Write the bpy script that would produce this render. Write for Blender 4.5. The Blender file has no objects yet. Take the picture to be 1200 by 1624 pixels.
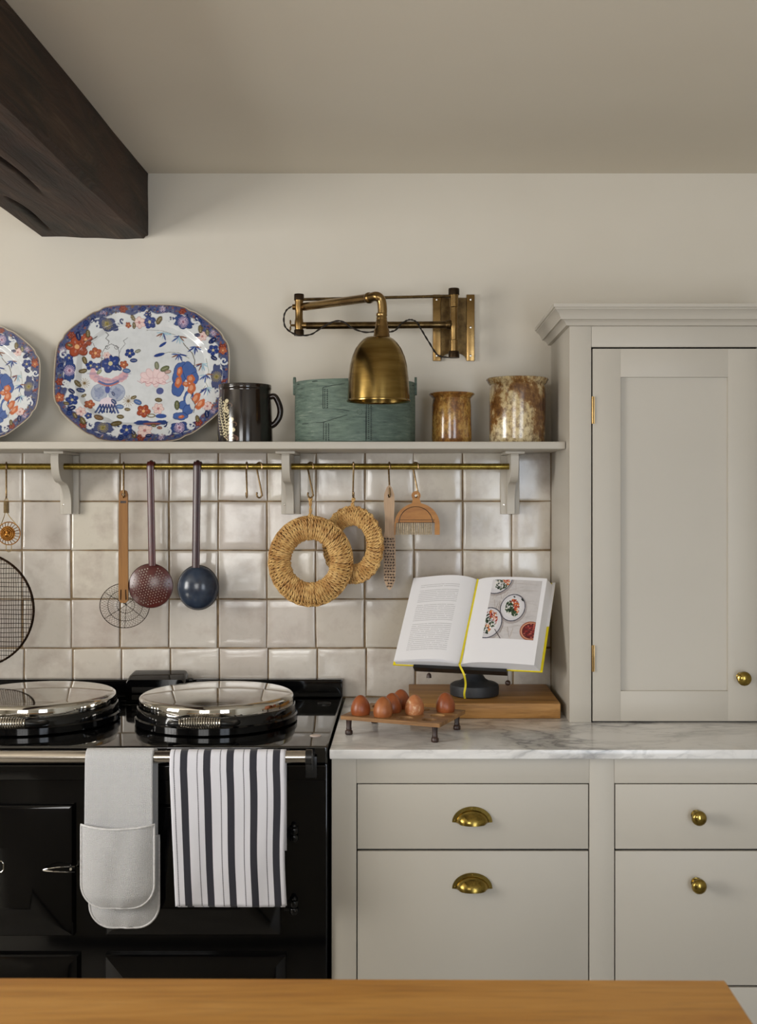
import bpy, bmesh, math, random
import numpy as np
from mathutils import Vector, Matrix, noise as mnoise
random.seed(7); np.random.seed(7)
PI = math.pi
sc = bpy.context.scene
COL = sc.collection

# ---------------------------------------------------------------- camera, world, lights, exposure
FPX, CAMD, CAMZ = 1788.0, 3.0, 1.4327      # focal length in px of a 1200x1624 frame, distance to wall, eye height
VX, VY = 643.0, 788.0
cam = bpy.data.objects.new('camera', bpy.data.cameras.new('camera')); COL.objects.link(cam)
cam.location = (0, -CAMD, CAMZ); cam.rotation_euler = (PI/2, 0, 0)
cam.data.sensor_fit = 'VERTICAL'; cam.data.sensor_height = 36; cam.data.lens = FPX/1624*36
cam.data.shift_x = -(VX-600)/1624; cam.data.shift_y = -(812-VY)/1624
cam.data.clip_start = .05
cam.data.dof.use_dof = True; cam.data.dof.focus_distance = 2.72; cam.data.dof.aperture_fstop = 9
sc.camera = cam
vs = sc.view_settings
vs.view_transform = 'Standard'; vs.look = 'None'; vs.exposure = 0.36; vs.gamma = 1; vs.use_curve_mapping = False

world = bpy.data.worlds.new('sky'); sc.world = world; world.use_nodes = True
world.node_tree.nodes['Background'].inputs[0].default_value = (.80, .88, 1, 1)
world.node_tree.nodes['Background'].inputs[1].default_value = 1.2

def area(name, loc, target, sx, sy, power, color):
    d = bpy.data.lights.new(name, 'AREA'); d.shape = 'RECTANGLE'; d.size = sx; d.size_y = sy
    d.energy = power; d.color = color
    o = bpy.data.objects.new(name, d); COL.objects.link(o); o.location = loc
    o.rotation_euler = (Vector(target)-Vector(loc)).to_track_quat('-Z', 'Z').to_euler()
    return o
# daylight standing in the window openings of the left wall and of the wall behind the camera
ROOM_L, ROOM_R, ROOM_F = -2.9, 2.5, -4.6
area('window_daylight_left', (ROOM_L-.06, -2.15, 1.5), (0, -2.15, 1.5), 1.3, 1.15, 74, (1.0, .97, .915))
area('window_daylight_front', (-1.05, ROOM_F-.06, 1.5), (-1.05, 0, 1.5), 1.1, 1.15, 30, (1.0, .975, .93))
area('window_daylight_right', (1.15, ROOM_F-.06, 1.1), (1.15, 0, 1.1), 1.1, 1.9, 33, (.84, .91, 1.0))

# ---------------------------------------------------------------- helpers
def lin(c):
    return tuple((v/255/12.92 if v/255 <= .04045 else ((v/255+.055)/1.055)**2.4) for v in c)
def W(px, py, w):                      # photo pixel at w metres out from the wall -> point in the room
    k = (CAMD-w)/FPX
    return Vector(((px-VX)*k, -w, CAMZ-(py-VY)*k))
def K(w): return (CAMD-w)/FPX

class NT:
    def __init__(s, name):
        s.m = bpy.data.materials.new(name); s.m.use_nodes = True
        s.t = s.m.node_tree; s.n = s.t.nodes; s.b = s.n['Principled BSDF']
    def add(s, kind, ins=None, **kw):
        n = s.n.new(kind)
        for k, v in kw.items(): setattr(n, k, v)
        for k, v in (ins or {}).items(): s.put(n, k, v)
        return n
    def put(s, n, k, v):
        sock = n.inputs[k]
        if isinstance(v, bpy.types.NodeSocket): s.t.links.new(v, sock)
        elif isinstance(v, bpy.types.Node): s.t.links.new(v.outputs[0], sock)
        else:
            if isinstance(v, tuple) and len(v) == 3 and sock.type == 'RGBA': v = v+(1,)
            sock.default_value = v
    def co(s, kind='Object', scale=(1, 1, 1), rot=(0, 0, 0)):
        tc = s.add('ShaderNodeTexCoord')
        return s.add('ShaderNodeMapping', {'Vector': tc.outputs[kind], 'Scale': scale, 'Rotation': rot}).outputs[0]
    def noise(s, vec, scale, detail=4, rough=.55, dist=0):
        return s.add('ShaderNodeTexNoise', {'Vector': vec, 'Scale': scale, 'Detail': detail, 'Roughness': rough, 'Distortion': dist}).outputs[0]
    def ramp(s, fac, stops, interp='LINEAR'):
        r = s.add('ShaderNodeValToRGB', {'Fac': fac}); r.color_ramp.interpolation = interp
        e = r.color_ramp.elements
        while len(e) < len(stops): e.new(.5)
        for el, (p, c) in zip(e, stops): el.position = p; el.color = (c if len(c) == 4 else tuple(c)+(1,))
        return r.outputs[0]
    def mix(s, f, a, b, mode='MIX'):
        m = s.add('ShaderNodeMix', data_type='RGBA', blend_type=mode)
        s.put(m, 0, f); s.put(m, 6, a); s.put(m, 7, b)
        return m.outputs[2]
    def math(s, op, a, b=0.0, c=0.0):
        m = s.add('ShaderNodeMath', operation=op); s.put(m, 0, a); s.put(m, 1, b)
        if len(m.inputs) > 2: s.put(m, 2, c)
        return m.outputs[0]
    def bump(s, h, strength=.3, dist=.001):
        b = s.add('ShaderNodeBump', {'Height': h, 'Strength': strength, 'Distance': dist}); s.put(s.b, 'Normal', b.outputs[0])
    def set(s, **kw):
        names = dict(col='Base Color', rough='Roughness', metal='Metallic', coat='Coat Weight', coatr='Coat Roughness', spec='Specular IOR Level', sheen='Sheen Weight', aniso='Anisotropic', ior='IOR')
        for k, v in kw.items(): s.put(s.b, names[k], v)
        return s

def simple(name, c1, c2=None, rough=.5, metal=0, ns=8, scale=(1, 1, 1), bump=None, coat=0, rr=None, spec=.5, lo=.35, hi=.65, detail=4):
    t = NT(name); v = t.co('Object', scale)
    c1 = lin(c1); c2 = lin(c2) if c2 else c1
    n = t.noise(v, ns, detail)
    t.set(col=t.ramp(n, [(lo, c1), (hi, c2)]), metal=metal, coat=coat, spec=spec)
    if rr: t.set(rough=t.ramp(n, [(lo, (rr[0],)*3), (hi, (rr[1],)*3)]))
    else: t.set(rough=rough)
    if bump: t.bump(t.noise(v, bump[0], 5), bump[1], bump[2] if len(bump) > 2 else .001)
    return t.m

MT = {}
MT['plaster'] = simple('plaster_paint', (212, 206, 194), (207, 200, 187), .85, ns=1.3, bump=(14, .25, .0012), spec=.2)
MT['room'] = simple('side_wall_paint', (184, 180, 170), (180, 175, 164), .85, ns=1.3, spec=.2)
MT['ceiling'] = simple('ceiling_paint', (226, 219, 205), (222, 214, 199), .85, ns=1.1, bump=(9, .2, .0012), spec=.2)
MT['paint'] = simple('cabinet_paint', (188, 182, 171), (184, 178, 167), .42, ns=2, bump=(60, .06, .0004), spec=.35)
MT['grout'] = simple('grout', (140, 118, 88), (100, 82, 60), .9, ns=30)
MT['dark'] = simple('shadow_gap_interior', (26, 24, 22), None, .9)  # near-black; on the sheets behind doors and drawers it stands in for shade
MT['floor'] = simple('stone_floor', (168, 163, 154), (142, 137, 128), .55, ns=3)
# glazed tiles: each tile picks its own tone
t = NT('zellige_glaze'); v = t.co('Object')
oi = t.add('ShaderNodeObjectInfo')
tone = t.ramp(oi.outputs['Random'], [(0, lin((200, 193, 184))), (.3, lin((210, 204, 195))), (.55, lin((192, 183, 174))), (.8, lin((205, 198, 184))), (1, lin((186, 178, 170)))])
off = t.add('ShaderNodeVectorMath', {0: v, 1: t.add('ShaderNodeCombineXYZ', {0: t.math('MULTIPLY', oi.outputs['Random'], 37.), 1: t.math('MULTIPLY', oi.outputs['Random'], 11.)}).outputs[0]}, operation='ADD').outputs[0]
n1 = t.noise(off, 13, 4, .6, .15)
stain = t.mix(t.ramp(n1, [(.5, (0, 0, 0)), (.75, (.55, .55, .55))]), tone, lin((156, 138, 127)))
craze = t.noise(off, 60, 4)
col = t.mix(t.ramp(craze, [(.55, (0, 0, 0)), (.8, (.18, .18, .18))]), stain, lin((150, 140, 128)))
t.set(col=col, rough=t.ramp(n1, [(.3, (.10,)*3), (.7, (.24,)*3)]), spec=.55)
t.bump(t.math('ADD', t.noise(off, 11, 2), t.math('MULTIPLY', t.noise(off, 45, 3), .18)), .42, .0022)
MT['tile'] = t.m
# old oak beam
t = NT('dark_oak'); v = t.co('Object', (9, 1.1, 9))
n = t.noise(v, 3.2, 8, .62, .8); n2 = t.noise(t.co('Object'), 2.6, 4)
c = t.ramp(n, [(.28, lin((18, 12, 9))), (.46, lin((40, 28, 20))), (.6, lin((60, 43, 31))), (.78, lin((100, 82, 66)))])
c = t.mix(t.ramp(n2, [(.5, (0, 0, 0)), (.7, (.4,)*3)]), c, lin((70, 36, 20)))
t.set(col=c, rough=.6, spec=.3); t.bump(n, .8, .010); MT['beam'] = t.m
def wood(name, c1, c2, c3, axis='x', rough=.45, sc_=1.0, coat=0):
    t = NT(name); s = [14*sc_, 14*sc_, 14*sc_]; s['xyz'.index(axis)] = 1.2*sc_
    v = t.co('Object', tuple(s)); n = t.noise(v, 2.5, 6, .6, 1.4); f = t.noise(v, 14, 4)
    c = t.ramp(n, [(.3, lin(c1)), (.5, lin(c2)), (.72, lin(c3))])
    c = t.mix(t.math('MULTIPLY', t.ramp(f, [(.5, (0,)*3), (.75, (1,)*3)]), .3), c, lin(tuple(x*.55 for x in c1)))
    t.set(col=c, rough=rough, coat=coat, coatr=.2, spec=.4); t.bump(f, .15, .0006); return t.m
MT['island'] = wood('island_oak', (166, 112, 44), (184, 130, 56), (198, 146, 74), 'x', .42, .6)
MT['board'] = wood('chopping_board_oak', (124, 84, 38), (170, 122, 62), (198, 150, 88), 'x', .5)
MT['tray'] = wood('tray_wood', (108, 76, 44), (144, 104, 62), (178, 138, 88), 'x', .5)
MT['handle_wood'] = wood('handle_wood', (128, 84, 36), (146, 100, 46), (160, 114, 58), 'z', .5)
MT['pale_wood'] = wood('pale_beech', (162, 132, 104), (182, 152, 122), (198, 170, 142), 'z', .55)
MT['brush_wood'] = wood('oiled_beech', (150, 96, 40), (166, 112, 50), (180, 128, 64), 'x', .45)
MT['dark_leg'] = simple('dark_turned_wood', (58, 36, 28), (36, 22, 18), .4, ns=30)
# marble
t = NT('veined_marble'); v = t.co('Object', (.75, 1.5, 1.5), (0, 0, .35))
warp = t.add('ShaderNodeVectorMath', {0: v, 1: t.add('ShaderNodeTexNoise', {'Vector': v, 'Scale': 2.3, 'Detail': 5}).outputs[1]}, operation='ADD').outputs[0]
a = t.math('ABSOLUTE', t.math('SUBTRACT', t.noise(warp, 2.6, 6, .55), .5))
b = t.math('ABSOLUTE', t.math('SUBTRACT', t.noise(warp, 5.4, 5, .6), .5))
vein = t.ramp(a, [(0, (.75,)*3), (.018, (.42,)*3), (.07, (0,)*3)])
vein2 = t.ramp(b, [(0, (.35,)*3), (.02, (.12,)*3), (.06, (0,)*3)])
fade = t.ramp(t.noise(v, 1.7, 3), [(.38, (.15,)*3), (.6, (1,)*3)])
m = t.mix(t.math('MULTIPLY', t.math('MAXIMUM', vein, vein2), fade), t.mix(t.noise(v, 2, 4), lin((234, 232, 229)), lin((218, 217, 216))), lin((88, 88, 92)))
t.set(col=m, rough=.16, spec=.5); MT['marble'] = t.m
# metals
def metal(name, c1, c2, rr, ns=14, bump=None, scale=(1, 1, 1)): return simple(name, c1, c2, metal=1, rr=rr, ns=ns, bump=bump, scale=scale)
MT['brass'] = metal('aged_brass', (158, 130, 84), (116, 90, 54), (.22, .32), 9)
MT['shade_brass'] = metal('brushed_antique_brass', (150, 126, 74), (122, 98, 52), (.15, .24), 7, scale=(1, 1, 9))
MT['brass_rod'] = metal('bright_brass_rod', (170, 150, 76), (124, 102, 44), (.22, .4), 60)
MT['bronze'] = metal('dark_bronze', (110, 90, 58), (70, 54, 34), (.25, .45), 40)
MT['bronzed'] = metal('blackened_bronze', (70, 56, 42), (48, 38, 28), (.35, .5), 40)
MT['hook'] = metal('hook_brass', (168, 144, 108), (112, 90, 62), (.2, .4), 60)
MT['knob'] = metal('knob_brass', (172, 148, 78), (112, 94, 44), (.14, .32), 40)
MT['chrome'] = metal('polished_chrome', (214, 212, 208), (200, 197, 190), (.035, .07), 6)
MT['steel'] = metal('brushed_steel', (206, 200, 192), (192, 186, 178), (.16, .22), 8)
MT['wire'] = metal('dark_wire', (66, 50, 38), (40, 30, 24), (.4, .6), 60)
MT['goldwire'] = metal('copper_gold_wire', (176, 124, 60), (126, 80, 36), (.3, .45), 80)
MT['palewire'] = metal('pale_brass_wire', (190, 168, 124), (160, 138, 98), (.3, .4), 80)
MT['enamel'] = simple('black_enamel', (6, 6, 7), (9, 9, 10), .08, ns=5, bump=(7, .06, .002), spec=.42)
MT['enamel_top'] = simple('black_enamel_top', (12, 12, 13), (15, 15, 15), .045, ns=5, spec=1.0, bump=(5, .03, .002))
MT['castiron'] = simple('matt_black_cast_iron', (30, 32, 36), (40, 42, 46), .55, ns=40, bump=(200, .3, .0004))
MT['castblack'] = simple('satin_black_iron', (20, 20, 20), (30, 30, 30), .3, ns=20)
MT['flex'] = simple('braided_black_flex', (22, 18, 15), (44, 34, 26), .8, ns=300)
MT['screw'] = metal('screw_steel', (205, 200, 190), (190, 185, 175), (.15, .25))
MT['red'] = simple('red_enamel', (86, 33, 29), (66, 24, 22), .25, ns=20, spec=.5)
MT['redbrown'] = simple('dark_red_enamel', (62, 26, 26), (48, 20, 22), .3, ns=60)
MT['blue'] = simple('slate_blue_enamel', (50, 60, 76), (34, 40, 54), .2, ns=30, lo=.4, hi=.7)
MT['straw'] = simple('straw_cord', (216, 178, 114), (176, 130, 72), .62, ns=55, bump=(260, .6, .0006), lo=.38, hi=.62)
MT['strawd'] = simple('straw_core', (142, 100, 54), (100, 66, 34), .8, ns=60)
MT['bristle'] = simple('cream_bristle', (206, 190, 162), (170, 150, 120), .7, ns=200)
MT['darkbristle'] = simple('wire_bristle', (52, 36, 34), (34, 24, 24), .6, ns=200)
MT['white_badge'] = simple('pale_enamel_badge', (214, 196, 188), None, .3)
MT['egg'] = simple('brown_eggshell', (168, 104, 60), (146, 82, 44), .38, ns=35, bump=(300, .15, .0003), spec=.45)
MT['eggr'] = simple('reddish_eggshell', (156, 86, 46), (132, 66, 34), .36, ns=35, bump=(300, .15, .0003), spec=.45)
t = NT('mottled_eggshell'); v = t.co('Object')
t.set(col=t.ramp(t.noise(v, 48, 6, .7, .8), [(.42, lin((176, 108, 66))), (.56, lin((186, 124, 80))), (.62, lin((216, 178, 140)))]), rough=.4); MT['eggm'] = t.m
MT['yellow'] = simple('yellow_cover', (232, 214, 20), (222, 202, 16), .4)
MT['ribbon'] = simple('yellow_ribbon', (224, 206, 40), None, .6)
MT['paper'] = simple('paper_edge', (226, 224, 224), (206, 205, 208), .7, ns=2, scale=(1, 1, 1))
# glazed pots
def pot(name, stops, ns, rough, seed):
    t = NT(name); tc = t.add('ShaderNodeTexCoord')
    v = t.add('ShaderNodeMapping', {'Vector': tc.outputs['Object'], 'Location': (seed, seed*2, 0), 'Scale': (1, 1, .75)}).outputs[0]
    n = t.noise(v, ns, 7, .72, .25)
    f = t.ramp(t.noise(v, 90., 4, .7), [(.46, (0,)*3), (.62, (.7,)*3)])
    t.set(col=t.mix(f, t.ramp(n, [(p, lin(c)) for p, c in stops]), lin((92, 56, 28))), rough=rough, coat=.6, coatr=.1)
    t.bump(t.noise(v, 24, 3), .25, .002); return t.m
MT['jar_small'] = pot('amber_glaze', [(.36, (100, 60, 28)), (.44, (150, 100, 44)), (.50, (196, 156, 84)), (.56, (170, 118, 54)), (.66, (112, 80, 58))], 8, .22, 1.3)
MT['jar_big'] = pot('mottled_cream_brown_glaze', [(.38, (86, 54, 26)), (.45, (142, 102, 54)), (.50, (206, 184, 136)), (.58, (222, 206, 168)), (.66, (134, 92, 50))], 7, .22, 4.1)
# green box
t = NT('worn_green_paint'); v = t.co('Object', (9, 9, 60)); n = t.noise(v, 3, 6, .7); n2 = t.noise(t.co('Object'), 7, 3)
c = t.ramp(n, [(.30, lin((58, 68, 62))), (.42, lin((86, 102, 92))), (.58, lin((103, 120, 107))), (.74, lin((142, 150, 138)))])
c = t.mix(t.ramp(n2, [(.4, (0,)*3), (.7, (.35,)*3)]), c, lin((90, 104, 100)))
t.set(col=c, rough=.6, spec=.3); t.bump(n, .35, .0012); MT['green'] = t.m
MT['greend'] = simple('dark_green_seam', (44, 56, 52), (34, 42, 40), .7)
# painted (colour attribute)
def painted(name, rough=.15, coat=.3, metal=0):
    t = NT(name); a = t.add('ShaderNodeAttribute', attribute_name='Col'); t.set(col=t.mix(1., a.outputs[0], t.ramp(t.noise(t.co('Object'), 34, 4, .6), [(.3, (.90, .90, .90)), (.55, (1, 1, 1))]), 'MULTIPLY'), rough=rough, coat=coat, coatr=.06); return t.m
MT['china'] = painted('imari_china', .14, .4)
MT['slip'] = painted('dark_slipware', .13, .4)
MT['photo'] = painted('printed_page_photo', .35, 0)
# printed page with lines of small text
t = NT('printed_text_page'); uv = t.add('ShaderNodeUVMap'); sp = t.add('ShaderNodeSeparateXYZ', {0: uv.outputs[0]})
U, V = sp.outputs[0], sp.outputs[1]
row = t.math('MULTIPLY', V, 44.); fr = t.math('FRACT', row); on = t.math('LESS_THAN', fr, .42)
words = t.noise(t.add('ShaderNodeCombineXYZ', {0: t.math('MULTIPLY', U, 46.), 1: t.math('MULTIPLY', t.math('FLOOR', row), 3.7)}).outputs[0], 1., 3, .7)
on = t.math('MULTIPLY', on, t.math('GREATER_THAN', words, .40))
def band(x, a, b): return t.math('MULTIPLY', t.math('GREATER_THAN', x, a), t.math('LESS_THAN', x, b))
blk = t.math('MULTIPLY', band(U, .16, .78), band(V, .1, .9))
gap = t.math('MAXIMUM', t.math('MAXIMUM', band(V, .835, .85), band(V, .66, .68)), band(V, .43, .455))
on = t.math('MULTIPLY', t.math('MULTIPLY', on, blk), t.math('SUBTRACT', 1., gap))
t.set(col=t.mix(t.math('MULTIPLY', on, .3), lin((228, 227, 230)), lin((70, 70, 78))), rough=.55, spec=.3); MT['text'] = t.m
t = NT('plain_page'); t.set(col=lin((228, 227, 230)), rough=.5, spec=.3); MT['page'] = t.m
# fabrics
t = NT('grey_towelling'); v = t.co('UV', (1, 1, 1)); tc = t.add('ShaderNodeTexCoord')
wx = t.add('ShaderNodeTexWave', {'Vector': t.co('Object', (1, 1, 1)), 'Scale': 110., 'Distortion': 3., 'Detail': 2.}, bands_direction='X')
wz = t.add('ShaderNodeTexWave', {'Vector': t.co('Object', (1, 1, 1)), 'Scale': 110., 'Distortion': 3., 'Detail': 2.}, bands_direction='Z')
h = t.math('MULTIPLY', wx.outputs[1], wz.outputs[1])
t.set(col=t.mix(h, lin((190, 190, 192)), lin((228, 228, 230))), rough=.95, spec=.1, sheen=.3); t.bump(t.math('ADD', h, t.noise(t.co('Object'), 400, 2)), .7, .0014); MT['glove'] = t.m
MT['hem'] = simple('grey_cotton_tape', (222, 221, 222), (200, 199, 200), .9, ns=160, bump=(500, .5, .0006))
t = NT('striped_tea_towel'); uv = t.add('ShaderNodeUVMap'); sp = t.add('ShaderNodeSeparateXYZ', {0: uv.outputs[0]}); U, V = sp.outputs[0], sp.outputs[1]
g = t.math('FRACT', t.math('ADD', t.math('DIVIDE', t.math('SUBTRACT', U, .090), .2006), 3.))    # five repeats of thin line + broad stripe
def band2(x, a, b): return t.math('MULTIPLY', t.math('GREATER_THAN', x, a), t.math('LESS_THAN', x, b))
broad = band2(g, .0, .315); thin = t.math('MULTIPLY', band2(g, .715, .758), t.math('GREATER_THAN', t.math('FRACT', t.math('MULTIPLY', V, 150.)), .25))
s = t.math('MULTIPLY', t.math('MAXIMUM', broad, thin), band2(U, .02, .965))
weave = t.noise(t.co('UV', (260, 420, 1)), 1, 2)
t.set(col=t.mix(s, t.mix(weave, lin((208, 208, 216)), lin((226, 225, 232))), t.mix(weave, lin((34, 34, 42)), lin((66, 66, 74)))), rough=.9, spec=.15, sheen=.2); t.bump(weave, .4, .0006); MT['towel'] = t.m

# ---------------------------------------------------------------- mesh building
def box(bm, x0, x1, y0, y1, z0, z1, bev=0, seg=2):
    r = bmesh.ops.create_cube(bm, size=1, matrix=Matrix.Translation(((x0+x1)/2, (y0+y1)/2, (z0+z1)/2)) @ Matrix.Diagonal((abs(x1-x0), abs(y1-y0), abs(z1-z0), 1)))
    if bev:
        es = list({e for v in r['verts'] for e in v.link_edges})
        bmesh.ops.bevel(bm, geom=es, offset=bev, segments=seg, profile=.6, affect='EDGES')
    return bm
def nb(): return bmesh.new()
def B(*a, **k): return box(nb(), *a, **k)
def lathe(bm, prof, seg=40, c=(0, 0, 0), ax='z', cap=True, sx=1, sy=1):
    rings = []
    for r, z in prof:
        ring = []
        for i in range(seg):
            a = 2*PI*i/seg; p = (r*sx*math.cos(a), r*sy*math.sin(a), z)
            if ax == 'y': p = (p[0], -p[2], p[1])
            if ax == 'x': p = (p[2], p[0], p[1])
            ring.append(bm.verts.new((p[0]+c[0], p[1]+c[1], p[2]+c[2])))
        rings.append(ring)
    for a, b in zip(rings, rings[1:]):
        for i in range(seg): bm.faces.new((a[i], a[(i+1) % seg], b[(i+1) % seg], b[i]))
    if cap:
        for r in (rings[0], rings[-1]):
            try: bm.faces.new(r)
            except ValueError: pass
    return bm
def sweep(bm, pts, rad, seg=8, closed=False, cap=True, section=None, up=None):
    pts = [Vector(p) for p in pts]; n = len(pts); rings = []; prev = None
    for i, p in enumerate(pts):
        a = pts[(i-1) % n] if (closed or i > 0) else p
        b = pts[(i+1) % n] if (closed or i < n-1) else p
        t = (b-a)
        if t.length < 1e-9: t = Vector((0, 0, 1))
        t.normalize()
        if up is not None: u = Vector(up)
        elif prev is None: u = Vector((0, 0, 1)) if abs(t.z) < .9 else Vector((0, 1, 0))
        else: u = prev
        u = (u - t*u.dot(t)); 
        if u.length < 1e-6: u = t.orthogonal()
        u.normalize(); w = t.cross(u); prev = u
        r = rad(i/(n-1) if n > 1 else 0) if callable(rad) else rad
        if section: ring = [bm.verts.new(p + u*(sy*r) + w*(sx*r)) for sx, sy in section]
        else: ring = [bm.verts.new(p + (u*math.cos(2*PI*k/seg) + w*math.sin(2*PI*k/seg))*r) for k in range(seg)]
        rings.append(ring)
    m = len(rings[0])
    pairs = list(zip(rings, rings[1:])) + ([(rings[-1], rings[0])] if closed else [])
    for a, b in pairs:
        for k in range(m): bm.faces.new((a[k], a[(k+1) % m], b[(k+1) % m], b[k]))
    if cap and not closed:
        bm.faces.new(rings[0][::-1]); bm.faces.new(rings[-1])
    return bm
def prism(bm, poly, a, b, plane='xz'):      # polygon extruded from a to b along the third axis
    def P(u, v, w): return {'xz': (u, w, v), 'xy': (u, v, w), 'yz': (w, u, v)}[plane]
    A = [bm.verts.new(P(u, v, a)) for u, v in poly]; Bv = [bm.verts.new(P(u, v, b)) for u, v in poly]
    n = len(poly)
    bm.faces.new(A); bm.faces.new(Bv[::-1])
    for i in range(n): bm.faces.new((A[i], Bv[i], Bv[(i+1) % n], A[(i+1) % n]))
    return bm
def ball(bm, c, r, seg=12, s=(1, 1, 1)):
    bmesh.ops.create_uvsphere(bm, u_segments=seg, v_segments=max(6, seg//2+2), radius=1, matrix=Matrix.Translation(c) @ Matrix.Diagonal((r*s[0], r*s[1], r*s[2], 1)))
    return bm
def grid(fn, nu, nv, uv=True):
    bm = nb(); L = bm.loops.layers.uv.new('UVMap') if uv else None
    vs_ = [[bm.verts.new(fn(i/nu, j/nv)) for j in range(nv+1)] for i in range(nu+1)]
    for i in range(nu):
        for j in range(nv):
            f = bm.faces.new((vs_[i][j], vs_[i+1][j], vs_[i+1][j+1], vs_[i][j+1]))
            if uv:
                for l, (a, b) in zip(f.loops, ((i, j), (i+1, j), (i+1, j+1), (i, j+1))): l[L].uv = (a/nu, b/nv)
    return bm
def bez(pts, n=24):                          # Catmull-Rom through the points
    pts = [Vector(p) for p in pts]; P = [pts[0]*2-pts[1]]+pts+[pts[-1]*2-pts[-2]]; out = []
    per = max(2, n//(len(pts)-1))
    for i in range(1, len(P)-2):
        for k in range(per):
            t = k/per; a, b, c, d = P[i-1:i+3]
            out.append(.5*((2*b)+(c-a)*t+(2*a-5*b+4*c-d)*t*t+(3*b-a-3*c+d)*t**3))
    out.append(pts[-1]); return out
def obj(name, bm, mat, parent=None, smooth=True, kind=None, label=None, fixn=True, ang=35):
    if isinstance(bm, bmesh.types.BMesh):
        if fixn: bmesh.ops.recalc_face_normals(bm, faces=bm.faces)
        me = bpy.data.meshes.new(name)
        if parent is not None:
            r = parent
            while r.parent: r = r.parent
            if r.type == 'EMPTY' and not r.get('_local'): bmesh.ops.translate(bm, vec=-r.location, verts=bm.verts)
        bm.to_mesh(me); bm.free()
    else: me = bm
    m = MT[mat] if isinstance(mat, str) else mat
    if m and not me.materials: me.materials.append(m)
    if smooth:
        me.shade_smooth()
        try: me.set_sharp_from_angle(angle=math.radians(ang))
        except Exception: pass
    o = bpy.data.objects.new(name, me); COL.objects.link(o)
    if parent is not None: o.parent = parent
    if kind: o['kind'] = kind
    if label: o['label'] = label
    return o
def thing(name, label, cat, loc=(0, 0, 0), rot=(0, 0, 0), group=None, local=False):
    o = bpy.data.objects.new(name, None); COL.objects.link(o); o.location = loc; o.rotation_euler = rot
    o.empty_display_size = .03; o['label'] = label; o['category'] = cat
    if local or any(rot): o['_local'] = 1
    if group: o['group'] = group
    return o
def tag(o, label, cat, group=None):
    o['label'] = label; o['category'] = cat
    if group: o['group'] = group
    return o
def struct(name, bm, mat, parent=None, **k):
    o = obj(name, bm, mat, parent, **k)
    if parent is None: o['kind'] = 'structure'
    return o
def copytree(o, parent=None):
    c = o.copy(); COL.objects.link(c)
    if parent: c.parent = parent
    for ch in list(o.children): copytree(ch, c)
    return c

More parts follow.
